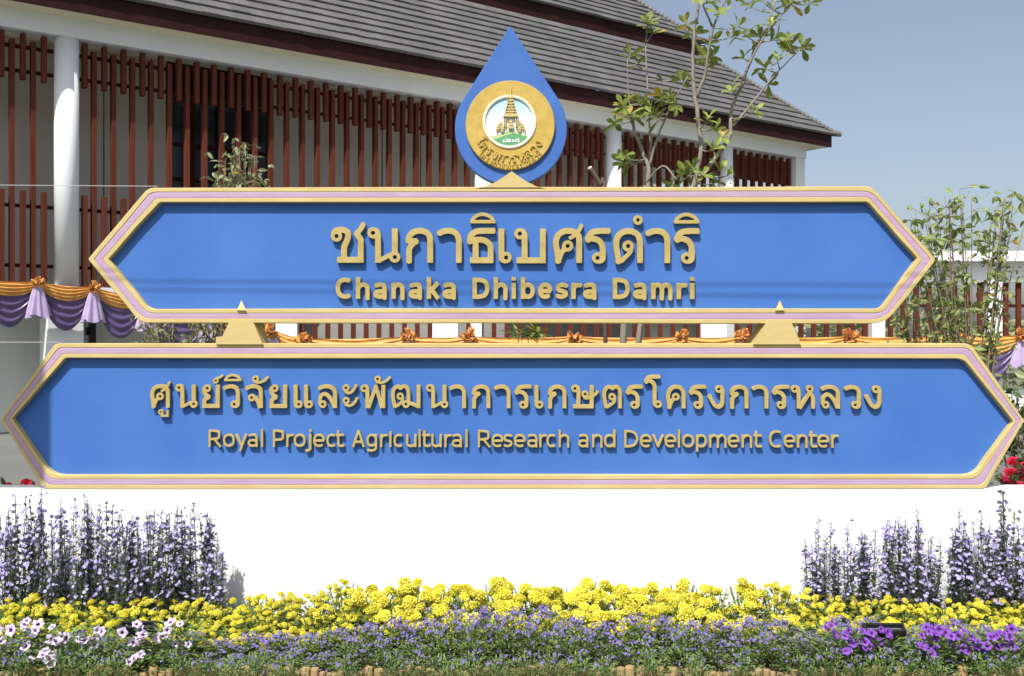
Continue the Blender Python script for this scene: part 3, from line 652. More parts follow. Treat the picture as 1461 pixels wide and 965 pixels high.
while x < XR:
    if x < P(1140, 0, YW).x or True: link('slat', sme, wk, Vector((x, YW+.02, 0))-OW)
    x += .25
wbox('slat_rail', XL, XR, YW+.06, YW+.1, 2.3, 2.36, M['rail']); wbox('slat_rail', XL, XR, YW+.06, YW+.1, 1.4, 1.46, M['rail'])
wbox('back_wall', XL-.5, P(900, 0, YW).x, YW+.9, YW+1.0, 0, 2.8, M['court2'])
wbox('low_wall', XL, XR, YW-.1, YW+.14, 0, .7, M['bwhite'])

# ------------------------------------------------------------------ cloth garlands
def swag(a, b, top_h, sag_top, sag, fold, m, name, parent, O, out, seed, pinch=.35):
    """cloth hanging between a and b; out = direction towards the viewer"""
    NU, NV = 26, 26; vs = []
    for i in range(NU+1):
        u = i/NU; c = 4*u*(1-u); base = a.lerp(b, u)
        hh = top_h*(pinch+(1-pinch)*c**.7)+sag*c
        for j in range(NV+1):
            v = j/NV; z = base.z-sag_top*c-v*hh
            ph = v*fold*math.pi*2+1.2*math.sin(u*3+seed)+.5*math.sin(9*u+seed*2)
            d = 1-abs(math.sin(ph*.5))**.8; d2 = .02+(.045*(.35+.65*c))*d+.03*math.sin(math.pi*v)*c
            vs.append(Vector((base.x, base.y, z))+out*d2-O)
    mb = MB(); mb.add(vs, [(i*(NV+1)+j, (i+1)*(NV+1)+j, (i+1)*(NV+1)+j+1, i*(NV+1)+j+1) for i in range(NU) for j in range(NV)])
    mb.build(name, m, parent, smooth=True)
def rosette_mesh(seed):
    rr = random.Random(seed); mb = MB()
    for k in range(13):
        t = rr.uniform(0, 6.28); el = rr.uniform(-.2, 1.2); d = Vector((math.cos(t)*math.cos(el), -abs(math.sin(el))*.8-.1, math.sin(t)*math.cos(el)))
        d.normalize(); a = d.orthogonal().normalized(); b = d.cross(a); r0 = rr.uniform(.07, .125); vs = []; n = 9
        for i in range(n):
            q = math.pi*2*i/n
            for j, (rad, hh) in enumerate(((.008, .0), (.030, .6), (.045, 1.0))):
                wv = 1+.25*math.sin(q*3+k); vs.append(d*(r0*hh)+(a*math.cos(q)+b*math.sin(q)*.55)*rad*wv)
        mb.add(vs, [(i*3+j, ((i+1) % n)*3+j, ((i+1) % n)*3+j+1, i*3+j+1) for i in range(n) for j in range(2)])
    return mb.mesh('rosette', M['orange'], True)
def tassel_mesh(seed):
    rr = random.Random(seed); mb = MB(); n = 48; NV = 8; vs = []
    ph = [rr.uniform(0, 6) for _ in range(4)]
    for j in range(NV+1):
        v = j/NV; r0 = .055+.12*v**.8
        for i in range(n):
            q = 2*math.pi*i/n; f = 1+.22*math.sin(8*q+ph[0])+.12*math.sin(5*q+ph[1]+v); vs.append((r0*f*math.cos(q), r0*f*math.sin(q)*.5, -v*(.50+.03*math.sin(3*q+ph[2]))))
    mb.add(vs, [(j*n+i, j*n+(i+1) % n, (j+1)*n+(i+1) % n, (j+1)*n+i) for j in range(NV) for i in range(n)]); return mb.mesh('tassel', M['lilac'], True)
ros = [rosette_mesh(k) for k in range(4)]; tas = [tassel_mesh(k) for k in range(3)]
def garland(knots, label, out, sc_=1.0, dp=1.0, oh=.17, sr=1.0):
    root = empty('cloth_garland', knots[0]); O = Vector(root.location); out = Vector(out); ang_ = math.atan2(out.x, -out.y)
    for k, (a, b) in enumerate(zip(knots[:-1], knots[1:])):
        L = (b-a).length
        swag(a+out*.03-Vector((0, 0, .1)), b+out*.03-Vector((0, 0, .1)), .16, .05, dp*min(.72, .55*L), 4.6, M['purple'], 'purple_swag', root, O, out, k*1.7)
        swag(a+out*.06, b+out*.06, oh, .03, .10*L, 4.4, M['orange'], 'orange_swag', root, O, out, k*2.3+1, pinch=.55)
    for k, a in enumerate(knots):
        link('tassel', tas[k % 3], root, a+out*.13-Vector((0, 0, .1))-O, (0, 0, ang_)).scale = (sc_, sc_, sc_)
        link('rosette', ros[k % 4], root, a+out*.16-O, (0, k*1.3, ang_)).scale = (1.05*sr, 1.05*sr, 1.05*sr)
    tag(root, label, 'garland', 'orange and purple cloth garlands')
def KB(px, py): 
    s = s_of(px, -.3); p = F3((s, -.3, 0)); p.z = EYE+(CY-py)/FPX*p.y; return p
outb = (UY, -UX, 0)
garland([KB(-30, 398), KB(52, 402), KB(130, 410), KB(206, 424), KB(290, 447), KB(372, 466)], 'garland with hanging lilac tassels across the white column at the left edge', outb)
kp = [392, 436, 583, 670, 818, 970, 1056, 1210, 1358, 1452, 1540]
garland([P(px, 480+(3 if px == 436 else 0)-(2 if px > 1300 else 0)+(-9 if px == 392 else 0), YW-.3) for px in kp], 'long garland with many orange rosettes seen between the two blue boards', (0, -1, 0), oh=.26, sr=1.45)

# ------------------------------------------------------------------ trees and shrubs behind the boards
def branch(mb, pts, r0, r1, seg=7):
    q = catmull(pts, 5); n = len(q); q = [p+Vector((mnoise.noise(p*9), mnoise.noise(p*9+Vector((5, 0, 0))), 0))*r0*.6*(0 < i < n-1) for i, p in enumerate(q)]
    mb.tube(q, [r0+(r1-r0)*(i/(n-1))**.8 for i in range(n)], seg); return q
def whorl(mb, p, d, n, L, W, obo=True, mi=0):
    d = Vector(d).normalized(); a = d.orthogonal().normalized(); b = d.cross(a)
    for k in range(n):
        t = k*2.4+rnd(-.3, .3); o = a*math.cos(t)+b*math.sin(t); el = rnd(.15, 1.1)
        mb.leaf(p+d*rnd(-.03, .02), (o*math.cos(el)+d*math.sin(el)), d+Vector((0, 0, .4)), L*rnd(.6, 1.1), W*rnd(.7, 1.1), mi=mi if rnd(0, 1) > .04 else 1, obo=obo, droop=rnd(.05, .4))
def tree(name, label, limbs, Y, tips, L, W, nl, leafm, barkm, r0=.035, twigs=0, root_px=None, group=None, cat='tree'):
    root = empty(name, (P(root_px or limbs[0][0][0][0], 0, Y).x, Y, 0)); O = Vector(root.location); t = MB(); lv = MB(); sticks = []
    for k, (pts, ra, rb) in enumerate(limbs):
        dy = 0 if k == 0 else rnd(-.25, .25); n = len(pts)
        pp = [P(x, y, Y)+Vector((0, dy*i/(n-1), 0)) for i, (x, y) in enumerate(pts)]
        if pts[0][1] > 600: pp[0].z = 0
        sticks.append(branch(t, pp, ra, rb))
    def near(p):
        best = None
        for q in sticks:
            for a in q[len(q)//4:]:
                dd = (a-p).length+(.6*max(0, a.z-p.z))
                if best is None or dd < best[0]: best = (dd, a)
        return best[1]
    tw = MB()
    for (x, y, n) in tips:
        p = P(x, y, Y)+Vector((0, rnd(-.2, .2), 0)); a = near(p); d = (p-a)
        mid = a.lerp(p, .55)+Vector((0, 0, -.08*d.length)); q = catmull([a, mid, p], 4); tw.tube(q, [.007-.004*i/(len(q)-1) for i in range(len(q))], 5)
        dd = (p-mid).normalized() if d.length > .01 else Vector((0, 0, 1))
        whorl(lv, p, dd+Vector((0, 0, .4)), n, L, W)
        for _ in range(n//4):
            r = q[random.randrange(2, len(q))]; lv.leaf(r, rdir(-.2), (0, 0, 1), L*rnd(.4, .8), W*.7, obo=True)
    t.add(tw.v, tw.f)
    for v in range(len(t.v)): t.v[v] = tuple(Vector(t.v[v])-O)
    for v in range(len(lv.v)): lv.v[v] = tuple(Vector(lv.v[v])-O)
    t.build('trunk', M[barkm], root, True); lv.build('crown', [M[leafm], M['leafY']], root)
    tag(root, label, cat, group); return root
YT = 8.6
limbs = [([(913, 640), (911, 480), (960, 330), (988, 272), (999, 215), (992, 140), (988, 95), (990, 55), (996, 8), (992, -40)], .030, .010),
         ([(985, 272), (1016, 232), (1040, 196), (1047, 150), (1064, 110), (1078, 70), (1096, 40), (1112, -8)], .023, .008),
         ([(994, 140), (1004, 110), (1008, 78), (1016, 38), (1036, 0), (1060, -30)], .016, .006),
         ([(1046, 180), (1075, 145), (1095, 120), (1112, 100), (1140, 72)], .012, .004),
         ([(1060, 116), (1072, 84), (1092, 50), (1128, 8)], .014, .005),
         ([(1016, 38), (1000, 10), (985, -20)], .010, .005)]
tips = [(1014, 60, 7), (1018, 78, 8), (1006, 84, 6), (1058, 50, 8), (1046, 48, 7), (1082, 54, 8), (1104, 56, 8), (1098, 40, 7), (1118, 62, 7), (1134, 60, 10), (1152, 62, 9), (1096, 94, 7), (1106, 90, 6), (1104, 112, 4),
        (1066, 80, 4), (1042, 130, 6), (1036, 4, 6), (1084, 4, 7), (1108, 6, 8), (1130, 2, 8), (1150, 4, 8), (984, 24, 6), (996, 40, 5), (1010, 6, 7), (1068, 166, 8), (1006, 174, 7), (1018, 186, 5), (1012, 218, 8), (994, 236, 8),
        (984, 248, 8), (1000, 252, 7), (1022, 246, 7), (1034, 254, 5), (1030, 200, 5), (1020, 260, 6), (1078, 0, 5), (1160, 0, 5), (990, 5, 5), (1040, 60, 5), (1020, 30, 6), (962, 262, 6)]
tree('young_tree', 'bare branched young tree with pale trunk rising right of the drop emblem against sky', limbs, YT, tips, .135, .054, 8, 'leafA', 'bark')
limbs = [([(892, 640), (890, 480), (910, 330), (924, 268), (922, 228), (906, 190), (900, 160)], .034, .010), ([(924, 262), (930, 200), (928, 120), (926, 50)], .013, .004),
         ([(925, 240), (940, 190), (955, 155), (975, 118)], .012, .004), ([(920, 262), (943, 240), (960, 262)], .01, .005), ([(908, 200), (896, 140), (893, 90)], .008, .003)]
tips = [(924, 36, 7), (932, 44, 6), (898, 84, 5), (908, 92, 4), (886, 160, 9), (900, 150, 10), (908, 140, 8), (880, 172, 8), (905, 168, 9), (926, 168, 8), (938, 172, 7), (950, 145, 10), (958, 158, 8), (942, 140, 6), (972, 112, 7), (980, 104, 5),
        (892, 228, 7), (904, 230, 6), (915, 150, 7), (955, 145, 8), (896, 170, 8), (888, 228, 5), (962, 266, 5)]
tree('young_tree', 'slender young tree with leafy tufts just right of the drop emblem', limbs, YT-.4, tips, .125, .055, 8, 'leafA', 'bark')
# pruned stub
st = empty('cut_branch', (P(852, 0, 7.9).x, 7.9, 0)); O2 = Vector(st.location); mb = MB(); pp = [P(866, 640, 7.9), P(862, 300, 7.9), P(858, 268, 7.9), P(850, 252, 7.9), P(842, 240, 7.9)]; pp[0].z = 0
q = catmull([p-O2 for p in pp], 4); mb.tube(q, .017, 8); mb.build('trunk', M['bark3'], st, True)
mb = MB(); mb.tube([P(842, 240.5, 7.9)-O2, P(840.8, 238.5, 7.9)-O2], [.018, .016], 8); mb.build('cut_face', M['soffit'], st)
tag(st, 'bare pruned stump of a stem poking above the upper board right of the emblem', 'cut stem')

def shrub(name, label, cx, Y, base_y, spread, tops, leafm, L, W, nstem, nleaf, seed, yb=None, barkm='bark2', x_at_base=None):
    """many slender stems from the ground; tops = function px->py of the crown outline"""
    random.seed(seed); bx = P(x_at_base or cx, 0, Y).x; root = empty(name, (bx, Y, 0)); O = Vector(root.location); t = MB(); lv = MB()
    for k in range(nstem):
        px = cx+rnd(-spread, spread); py = tops(px)+abs(random.gauss(0, 26)); d = rnd(-.3, .3)
        top = P(px, py, Y+d*.5); mid = Vector((bx+(top.x-bx)*rnd(.35, .6), Y+d*.3, top.z*rnd(.45, .6))); base = Vector((bx+rnd(-.09, .09), Y+rnd(-.08, .08), 0))
        q = catmull([base, mid, top], 12); n = len(q); r0 = rnd(.008, .016)
        t.tube([p-O for p in q], [r0*(1-.8*i/(n-1)) for i in range(n)], 5)
        for j in range(nleaf):
            i = int(n*rnd(.42, 1)**.9); i = min(i, n-1); p = q[i]; o = rdir(-.3)*Vector((1, 1, .8)).x
            tip = p+o*rnd(.03, .16)
            if rnd(0, 1) < .5: t.tube([p-O, tip-O], .0022, 3, cap=False)
            for _ in range(random.choice((1, 2, 3))): lv.leaf(tip-O, Vector((rnd(-1, 1), rnd(-1, 1), rnd(-1.1, .4))), rdir(0), L*rnd(.6, 1.2), W*rnd(.7, 1.2), droop=rnd(.1, .5), mi=0 if rnd(0, 1) > .03 else 1)
    t.build('stems', M[barkm], root, True); lv.build('crown', [M[leafm], M['leafY']], root); tag(root, label, 'shrub'); return root
shrub('tall_shrub', 'tall airy shrub with small pale leaves beyond the right tips of the boards', 1385, 8.4, 0, 88, lambda x: 268+abs(x-1385)*.35+8*math.sin(x*.2), 'leafB', .082, .034, 29, 19, 3)
shrub('tall_shrub', 'lower leafy shrub at the right under the tip of the upper board', 1318, 8.8, 0, 50, lambda x: 372+abs(x-1330)*.5, 'leafB', .070, .032, 15, 17, 4)
shrub('dusty_shrub', 'small dusty leaved bush top poking above the upper board at the left', 342, 7.6, 0, 27, lambda x: 200+abs(x-350)*1.05, 'leafC', .062, .026, 24, 30, 5)
shrub('dusty_shrub', 'dusty bush foliage filling the gap under the upper board at its left end', 262, 7.4, 0, 66, lambda x: 395, 'leafC', .075, .026, 20, 26, 6)
# spiky leafed plant in the gap
random.seed(11)
pl = empty('leafy_plant', (P(752, 0, 7.5).x, 7.5, 0)); O2 = Vector(pl.location); a = MB(); b = MB()
for k in range(5):
    p0 = Vector((rnd(-.05, .05), rnd(-.05, .05), 0)); p1 = P(752+rnd(-16, 16), 474+rnd(-3, 8), 7.5)-O2; a.tube(catmull([p0, p0.lerp(p1, .5)+Vector((.03, 0, 0)), p1], 5), [.012-.0009*i for i in range(11)], 5)
    for j in range(11):
        q = rdir(-.2); q.z *= .5; b.leaf(p1+q*.02, q, (0, 0, 1), rnd(.08, .17), rnd(.02, .035), droop=.35)
a.build('stems', M['bark2'], pl, True); b.build('leaves', M['leafA'], pl); tag(pl, 'green pointed leaf plant in the gap between the boards below the emblem', 'plant')
# hedge mass far right behind the walkway
random.seed(12); hd = MB()
for k in range(5200):
    p = Vector((rnd(7, 34), rnd(25, 29), rnd(0, 1) ** .7*rnd(1.6, 2.9))); hd.leaf(p, rdir(-.4), rdir(0), rnd(.2, .4), rnd(.1, .2))
tag(hd.build('hedge', M['leafC']), 'dark green hedge mass seen through the walkway slats at the far right', 'hedge', kind='stuff')

# roses behind the plinth
def rose_mesh(seed):
    rr = random.Random(seed); mb = MB()
    for ring, (n, r, z, o) in enumerate(((5, .012, .022, .1), (7, .024, .018, .4), (9, .036, .010, .9))):
        for k in range(n):
            t = 2*math.pi*k/n+ring+rr.uniform(-.2, .2); c = Vector((math.cos(t), math.sin(t), 0)); u = Vector((-math.sin(t), math.cos(t), 0)); W_ = r*2.6/n*2.2
            mb.add([c*r*.4+Vector((0, 0, -.01)), c*r-u*W_+Vector((0, 0, z)), c*(r+.006*o)+Vector((0, 0, z+.012)), c*r+u*W_+Vector((0, 0, z))], [(0, 1, 2, 3)])
    return mb.mesh('bloom', M['rose'], True)
roses = [rose_mesh(k) for k in range(3)]
def rose_bush(cx, spots, label, Y=6.75):
    root = empty('rose_bush', (P(cx, 0, Y).x, Y, 0)); O = Vector(root.location); stm = MB(); lv = MB()
    for (px, py) in spots:
        p = P(px, py, Y+rnd(-.15, .15))-O; stm.tube(catmull([(rnd(-.08, .08), 0, 0), p*.5+Vector((rnd(-.05, .05), 0, 0)), p], 5), .006, 5)
        for _ in range(26): q = p*rnd(.55, 1); lv.leaf(q+rdir()*rnd(.02, .12), rdir(-.4), rdir(0), rnd(.04, .07), rnd(.025, .04))
        o = link('bloom', random.choice(roses), root, p, (rnd(.3, 1.3), rnd(-.4, .4), rnd(0, 6))); s_ = rnd(.85, 1.25); o.scale = (s_, s_, s_)
    stm.build('stems', M['roseleaf'], root); lv.build('leaves', M['roseleaf'], root); tag(root, label, 'rose bush', 'rose bushes behind the plinth')
random.seed(21)
rose_bush(25, [(12, 697), (36, 692), (40, 696), (-20, 690), (-40, 680)], 'rose bush whose red blooms just top the plinth at the left edge')
rose_bush(1450, [(1432, 686), (1442, 676), (1440, 694), (1452, 668), (1458, 684), (1450, 692), (1447, 662), (1470, 660), (1478, 680), (1462, 695), (1436, 697)], 'rose bush with red blooms showing beside the lower board at the right edge')
shrub('dark_shrub', 'dark leafed shrub behind the lower right tip of the lower board', 1470, 7.4, 0, 60, lambda x: 560, 'roseleaf', .07, .035, 20, 18, 8)

# ------------------------------------------------------------------ flower bed
NL = {}
def ordn(n):
    a = ['', 'first', 'second', 'third', 'fourth', 'fifth', 'sixth', 'seventh', 'eighth', 'ninth', 'tenth', 'eleventh', 'twelfth', 'thirteenth', 'fourteenth', 'fifteenth', 'sixteenth', 'seventeenth', 'eighteenth', 'nineteenth']
    if n < 20: return a[n]
    t = {2: ('twenty', 'twentieth'), 3: ('thirty', 'thirtieth'), 4: ('forty', 'fortieth'), 5: ('fifty', 'fiftieth')}[n//10]
    return t[1] if n % 10 == 0 else t[0]+'-'+a[n % 10]
# log edging
random.seed(31)
lg = empty('log_edging', (0, 4.87, 0)); logm = []
for v in range(5):
    mb = MB(); r = .013+.0025*v; h = .095+.010*v; n = 9; pts = [(0, 0, 0), (0, 0, h-.006), (0, 0, h)]; mb.tube(pts, [r, r, r*.86], n); logm.append((r, mb.mesh('stake', M['log'])))
x = -3.2
while x < 3.2:
    r, me = random.choice(logm); o = link('stake', me, lg, (x+r, rnd(-.008, .008), rnd(-.012, .012)), (rnd(-.04, .04), rnd(-.04, .04), rnd(0, 6))); x += 2*r+.001
tag(lg, 'low edging of upright wooden stakes along the front of the flower bed', 'edging')

def flat_flower(mb, p, nrm, r, n, mi, cmi=None, inner=.3, cup=.2):
    nrm = Vector(nrm).normalized(); a = nrm.orthogonal().normalized(); b = nrm.cross(a); t0 = rnd(0, 6)
    for k in range(n):
        t = t0+2*math.pi*k/n; o = a*math.cos(t)+b*math.sin(t); s_ = nrm.cross(o)
        rr = r*rnd(.85, 1.1); wv = r*math.pi/n*.85
        mb.add([p, p+o*rr*.6-s_*wv+nrm*r*cup*.5, p+o*rr+nrm*r*cup, p+o*rr*.6+s_*wv+nrm*r*cup*.5], [(0, 1, 2, 3)], mi)
    if cmi is not None:
        q = [p+nrm*r*.12+(a*math.cos(t)+b*math.sin(t))*r*inner for t in [i*math.pi/3 for i in range(6)]]; mb.add(q, [tuple(range(6))], cmi)
# asters
def aster(seed, H):
    random.seed(seed); root = empty('aster_plant'); st = MB(); lv = MB(); fl = MB()
    for k in range(6):
        a0 = rnd(0, 6.28); lean = rnd(.01, .085); h = H*rnd(.68, 1.0) if k else H
        q = catmull([(rnd(-.03, .03), rnd(-.03, .03), 0), (math.cos(a0)*lean*.6, math.sin(a0)*lean*.5, h*.5), (math.cos(a0)*lean, math.sin(a0)*lean*.7, h)], 8); st.tube(q, [.0035-.0015*i/(len(q)-1) for i in range(len(q))], 4)
        n = int(h*150)
        for j in range(n):
            f = rnd(.08, .97)**1.35; p = q[int(f*(len(q)-1))].lerp(q[min(len(q)-1, int(f*(len(q)-1))+1)], rnd(0, 1)); o = Vector((rnd(-1, 1), rnd(-1, 1), rnd(.0, .9))).normalized()
            lv.leaf(p, o, (0, 0, 1), rnd(.03, .07)*(1.25-f*.7), rnd(.006, .012), fold=.1)
        for j in range(int(h*46)):
            f = rnd(.16, 1.0)**.7; p = q[min(len(q)-1, int(f*(len(q)-1)+.5))]; o = Vector((rnd(-1, 1), rnd(-1, 1), rnd(-.1, .6))).normalized()
            ln = rnd(.015, .055)*(1.25-.75*f); e = p+o*ln; 
            flat_flower(fl, e, Vector((o.x*.7+rnd(-.4, .4), o.y*.7-.55+rnd(-.4, .4), rnd(.1, .9))), rnd(.0075, .0155), 7, 0, 1, .26, .15)
            if rnd(0, 1) < .3: st.tube([p, e], .001, 3, cap=False)
    st.build('stems', M['asterleaf'], root); lv.build('leaves', M['asterleaf'], root); fl.build('blossoms', [M['aster'], M['asterc']], root); return root
asters = [aster(100+k, .66+.02*(k % 4)) for k in range(8)]
random.seed(41); ai = 0
def aster_at(px, toppy, label, Y):
    global ai
    src = asters[ai % 8]; o = src if ai < 8 else copy_tree(src); ai += 1
    top = P(px, toppy, Y); base = .12; o.location = (top.x, Y, base); k = (top.z-base)/.69; o.scale = (rnd(.9, 1.15), rnd(.9, 1.15), k); o.rotation_euler = (0, 0, rnd(0, 6))
    tag(o, label, 'flowers', 'lavender aster plants in front of the plinth')
left = [(4, 716), (18, 706), (30, 742), (48, 704), (62, 702), (78, 735), (95, 720), (112, 716), (130, 702), (142, 730), (156, 722), (174, 745), (188, 722), (200, 738), (214, 728), (228, 740), (245, 712), (258, 742), (272, 730), (285, 728), (302, 727), (310, 760)]
right = [(1164, 776), (1176, 752), (1192, 768), (1210, 744), (1226, 762), (1240, 760), (1261, 732), (1276, 744), (1290, 745), (1304, 740), (1320, 756), (1336, 770), (1355, 760), (1370, 738), (1384, 752), (1399, 728), (1414, 748), (1437, 712), (1426, 750), (1448, 768), (1458, 752)]
for k, (px, py) in enumerate(left): aster_at(px, py, 'lavender aster plant, %s from the left in the clump before the left plinth end' % ordn(k+1), 5.56+rnd(-.04, .04))
for k, (px, py) in enumerate(right): aster_at(px, py, 'lavender aster plant, %s from the left in the clump before the right plinth end' % ordn(k+1), 5.56+rnd(-.04, .04))

# marigolds
def mari_mesh(seed, r):
    rr = random.Random(seed); mb = MB()
    for i, (el, n) in enumerate(((-20, 11), (5, 11), (28, 10), (50, 8), (70, 5), (88, 2))):
        e = R(el)
        for k in range(n):
            t = 2*math.pi*(k+.5*(i % 2))/n+rr.uniform(-.15, .15); ee = e+rr.uniform(-.1, .1)
            d = Vector((math.cos(t)*math.cos(ee), math.sin(t)*math.cos(ee), math.sin(ee)*.82)); u = Vector((-math.sin(t), math.cos(t), 0)); vv = d.cross(u)
            R0 = r*rr.uniform(.86, 1.08); W_ = r*.30
            c = d*R0; b_ = d*R0*.55
            mb.add([b_-u*W_*.5, c-u*W_-vv*W_*.1, c+d*r*.05-u*W_*.3+vv*W_*.55, c+d*r*.10+u*W_*.3-vv*W_*.45, c+u*W_+vv*W_*.1, b_+u*W_*.5], [(0, 1, 2, 5), (5, 2, 3, 4)])
    core = MB(); n = 10
    for j in range(5):
        e = R(-60+35*j)
        for k in range(n): t = 2*math.pi*k/n; core.v.append((math.cos(t)*math.cos(e)*r*.72, math.sin(t)*math.cos(e)*r*.72, math.sin(e)*r*.6))
    core.f = [(j*n+k, j*n+(k+1) % n, (j+1)*n+(k+1) % n, (j+1)*n+k) for j in range(4) for k in range(n)]; mb.add(core.v, core.f)
    return mb.mesh('flower_head', M['mari'])
big = [mari_mesh(k, .033) for k in range(4)]; small = [mari_mesh(10+k, .0172) for k in range(4)]
def mari_foliage(seed, H, n):
    random.seed(seed); mb = MB()
    for k in range(n):
        t = rnd(0, 6.28); rr = rnd(0, 1)**.6*.11; z = H*rnd(.15, .98)*(1-.25*rr/.11)
        p = Vector((math.cos(t)*rr, math.sin(t)*rr, z)); o = Vector((math.cos(t), math.sin(t), rnd(-.1, 1.1)))
        o.normalize()
        for s_ in (-1, 0, 1):
            mb.leaf(p, o+Vector((-o.y, o.x, 0))*s_*.7, (0, 0, 1), rnd(.02, .038), rnd(.006, .011))
    for k in range(7):
        t = rnd(0, 6.28); mb.tube([(0, 0, 0), (math.cos(t)*.08, math.sin(t)*.08, H*.95)], .003, 4)
    return mb.mesh('leaves', M['marileaf'])
mfol = [mari_foliage(200+k, .2, 150) for k in range(5)]
random.seed(43)
def top_py(px): 
    if px < 330: return 860-5*math.sin(px*.03)
    if px < 480: return 860-(px-330)*.15
    if px < 1100: return 838+4*math.sin(px*.05)
    return min(858, 838+(px-1100)*.2)
def mari_plant(px, row):
    f = row/4.0; Y = 5.50-.30*f+rnd(-.03, .03); pt = top_py(px); pb = 917 if px < 480 else (893 if px < 1020 else 906)
    py = pt+(pb-pt)*f+rnd(-5, 5)
    top = P(px, py, Y); z0 = .09; H = top.z-z0; root = empty('marigold_plant', (top.x, Y, z0)); isbig = 500 < px < 1080 and row < 4
    o = link('leaves', random.choice(mfol), root, (0, 0, 0), (0, 0, rnd(0, 6))); o.scale = (1, 1, H/.2)
    for k in range(random.choice((6, 7, 7, 8)) if isbig else random.choice((16, 18, 19))):
        a = rnd(0, 6.28); rr = rnd(.0, .105); me = random.choice(big if isbig else small)
        fo = link('flower_head', me, root, (math.cos(a)*rr, math.sin(a)*rr*.8, H+rnd(-.06, .022)-rr*.25), (rnd(-.1, .75), rnd(-.4, .4), rnd(0, 6))); s_ = rnd(.8, 1.15); fo.scale = (s_, s_, s_*rnd(.85, 1))
    NL['m', row] = NL.get(('m', row), 0)+1
    tag(root, '%s headed yellow marigold plant, %s from the left in the %s' % ('large' if isbig else 'small', ordn(NL['m', row]), ('back row by the plinth', 'second row from the plinth', 'third row from the plinth', 'fourth row from the plinth', 'front row behind violet flowers')[row]), 'flowers', 'yellow marigold plants')
for row in range(5):
    px = -30+rnd(0, 20)
    while px < 1500:
        mari_plant(px, row); px += 44 if 480 < px < 1080 else 40
# low blue-violet flowers along the front
def lobelia_mesh(seed, blue):
    random.seed(seed); lv = MB(); fl = MB(); H = .2
    for k in range(430):
        t = rnd(0, 6.28); e = rnd(-.05, 1.5); r_ = rnd(.5, 1.0); d = Vector((math.cos(t)*math.cos(e), math.sin(t)*math.cos(e), 0)); p = Vector((d.x*.13*r_, d.y*.10*r_, .03+H*math.sin(max(e, .1))*r_))
        lv.leaf(p, Vector((d.x+rnd(-.5, .5), d.y+rnd(-.5, .5), rnd(0, 1))), (0, 0, 1), rnd(.014, .03), rnd(.005, .010))
    for k in range(blue):
        t = rnd(0, 6.28); e = rnd(.15, 1.5) if rnd(0, 1) < .3 else rnd(.7, 1.5); d = Vector((math.cos(t)*math.cos(e), math.sin(t)*math.cos(e), 0)); r_ = rnd(.92, 1.15); p = Vector((d.x*.13*r_, d.y*.10*r_, .03+H*math.sin(e)*r_))
        flat_flower(fl, p, Vector((d.x+rnd(-.4, .4), d.y-.4+rnd(-.4, .4), rnd(.1, .9))), rnd(.005, .0095), 5, 0)
    return lv.mesh('leaves', M['lobleaf']), fl.mesh('blossoms', M['lob'])
lobs = [lobelia_mesh(300+k, n) for k, n in enumerate((85, 110, 40, 60, 10, 20))]
random.seed(47)
def lob_top(px):
    K = ((-50, 912), (300, 912), (480, 902), (560, 892), (640, 878), (720, 866), (790, 876), (860, 888), (1150, 894), (1500, 900))
    for (x0, y0), (x1, y1) in zip(K[:-1], K[1:]):
        if x0 <= px <= x1: return y0+(y1-y0)*(px-x0)/(x1-x0)+4*math.sin(px*.045)+3*math.sin(px*.11)
    return 905
for row in range(3):
    px = -20+row*22
    while px < 1490:
        Y = (5.10, 4.98, 4.79)[row]+rnd(-.02, .02); t = P(px, (lob_top(px)+row*22 if row < 2 else 934)+rnd(-6, 6), Y)
        if row == 2 and (rnd(0, 1) < .12 or any(a < px < b for a, b in ((40, 84), (180, 206), (436, 482), (515, 560), (1025, 1050), (1105, 1135), (1312, 1334)))): px += 26; continue
        zb = .06 if row < 2 else .0; root = empty('violet_bedding_plant', (t.x, Y, zb)); k = (t.z-zb)/.23
        for nm, me in zip(('leaves', 'blossoms'), lobs[min(row*2, 4)+random.randrange(2)]):
            o = link(nm, me, root, (0, 0, 0), (0, 0, 0)); o.scale = (1, 1, k); o['kind'] = 'stuff'
        root.rotation_euler = (0, 0, rnd(-.6, .6))
        NL[row] = NL.get(row, 0)+1
        tag(root, 'low violet flowered plant, %s from the left, %s' % (ordn(NL[row]), ('next to the marigolds', 'just behind the stakes', 'spilling over the stakes')[row]), 'flowers', 'blue violet bedding plants')
        px += (42, 42, 38)[row]
# petunias
def pet_mesh(seed, m, r):
    rr = random.Random(seed); mb = MB(); n = 20; rings = ((.002, -.02, 1), (.0045, -.006, 1), (r*.33, .0, 0), (r*.7, .006, 0), (r, .003, 0)); vs = []
    for q, (ra, z, _) in enumerate(rings):
        for k in range(n):
            t = 2*math.pi*k/n; lob = 1+(.14*math.cos(5*t) if q > 2 else .05*math.cos(5*t)); vs.append((ra*lob*math.cos(t), ra*lob*math.sin(t), z+(.0045*math.sin(5*t+seed)+.002*math.sin(13*t) if q == 4 else (.002*math.sin(5*t+seed) if q == 3 else 0))))
    for q in range(4): mb.add([], [], 0); mb.f += [(q*n+k, q*n+(k+1) % n, (q+1)*n+(k+1) % n, (q+1)*n+k) for k in range(n)]; mb.mi += [1 if q < 2 else 0]*n
    mb.v = vs; return mb.mesh('blossom', [m, M['petthroat']], True)
plt = [pet_mesh(k, M['petlight'], .027) for k in range(3)]; ppu = [pet_mesh(5+k, M['petpurple'], .025) for k in range(3)]
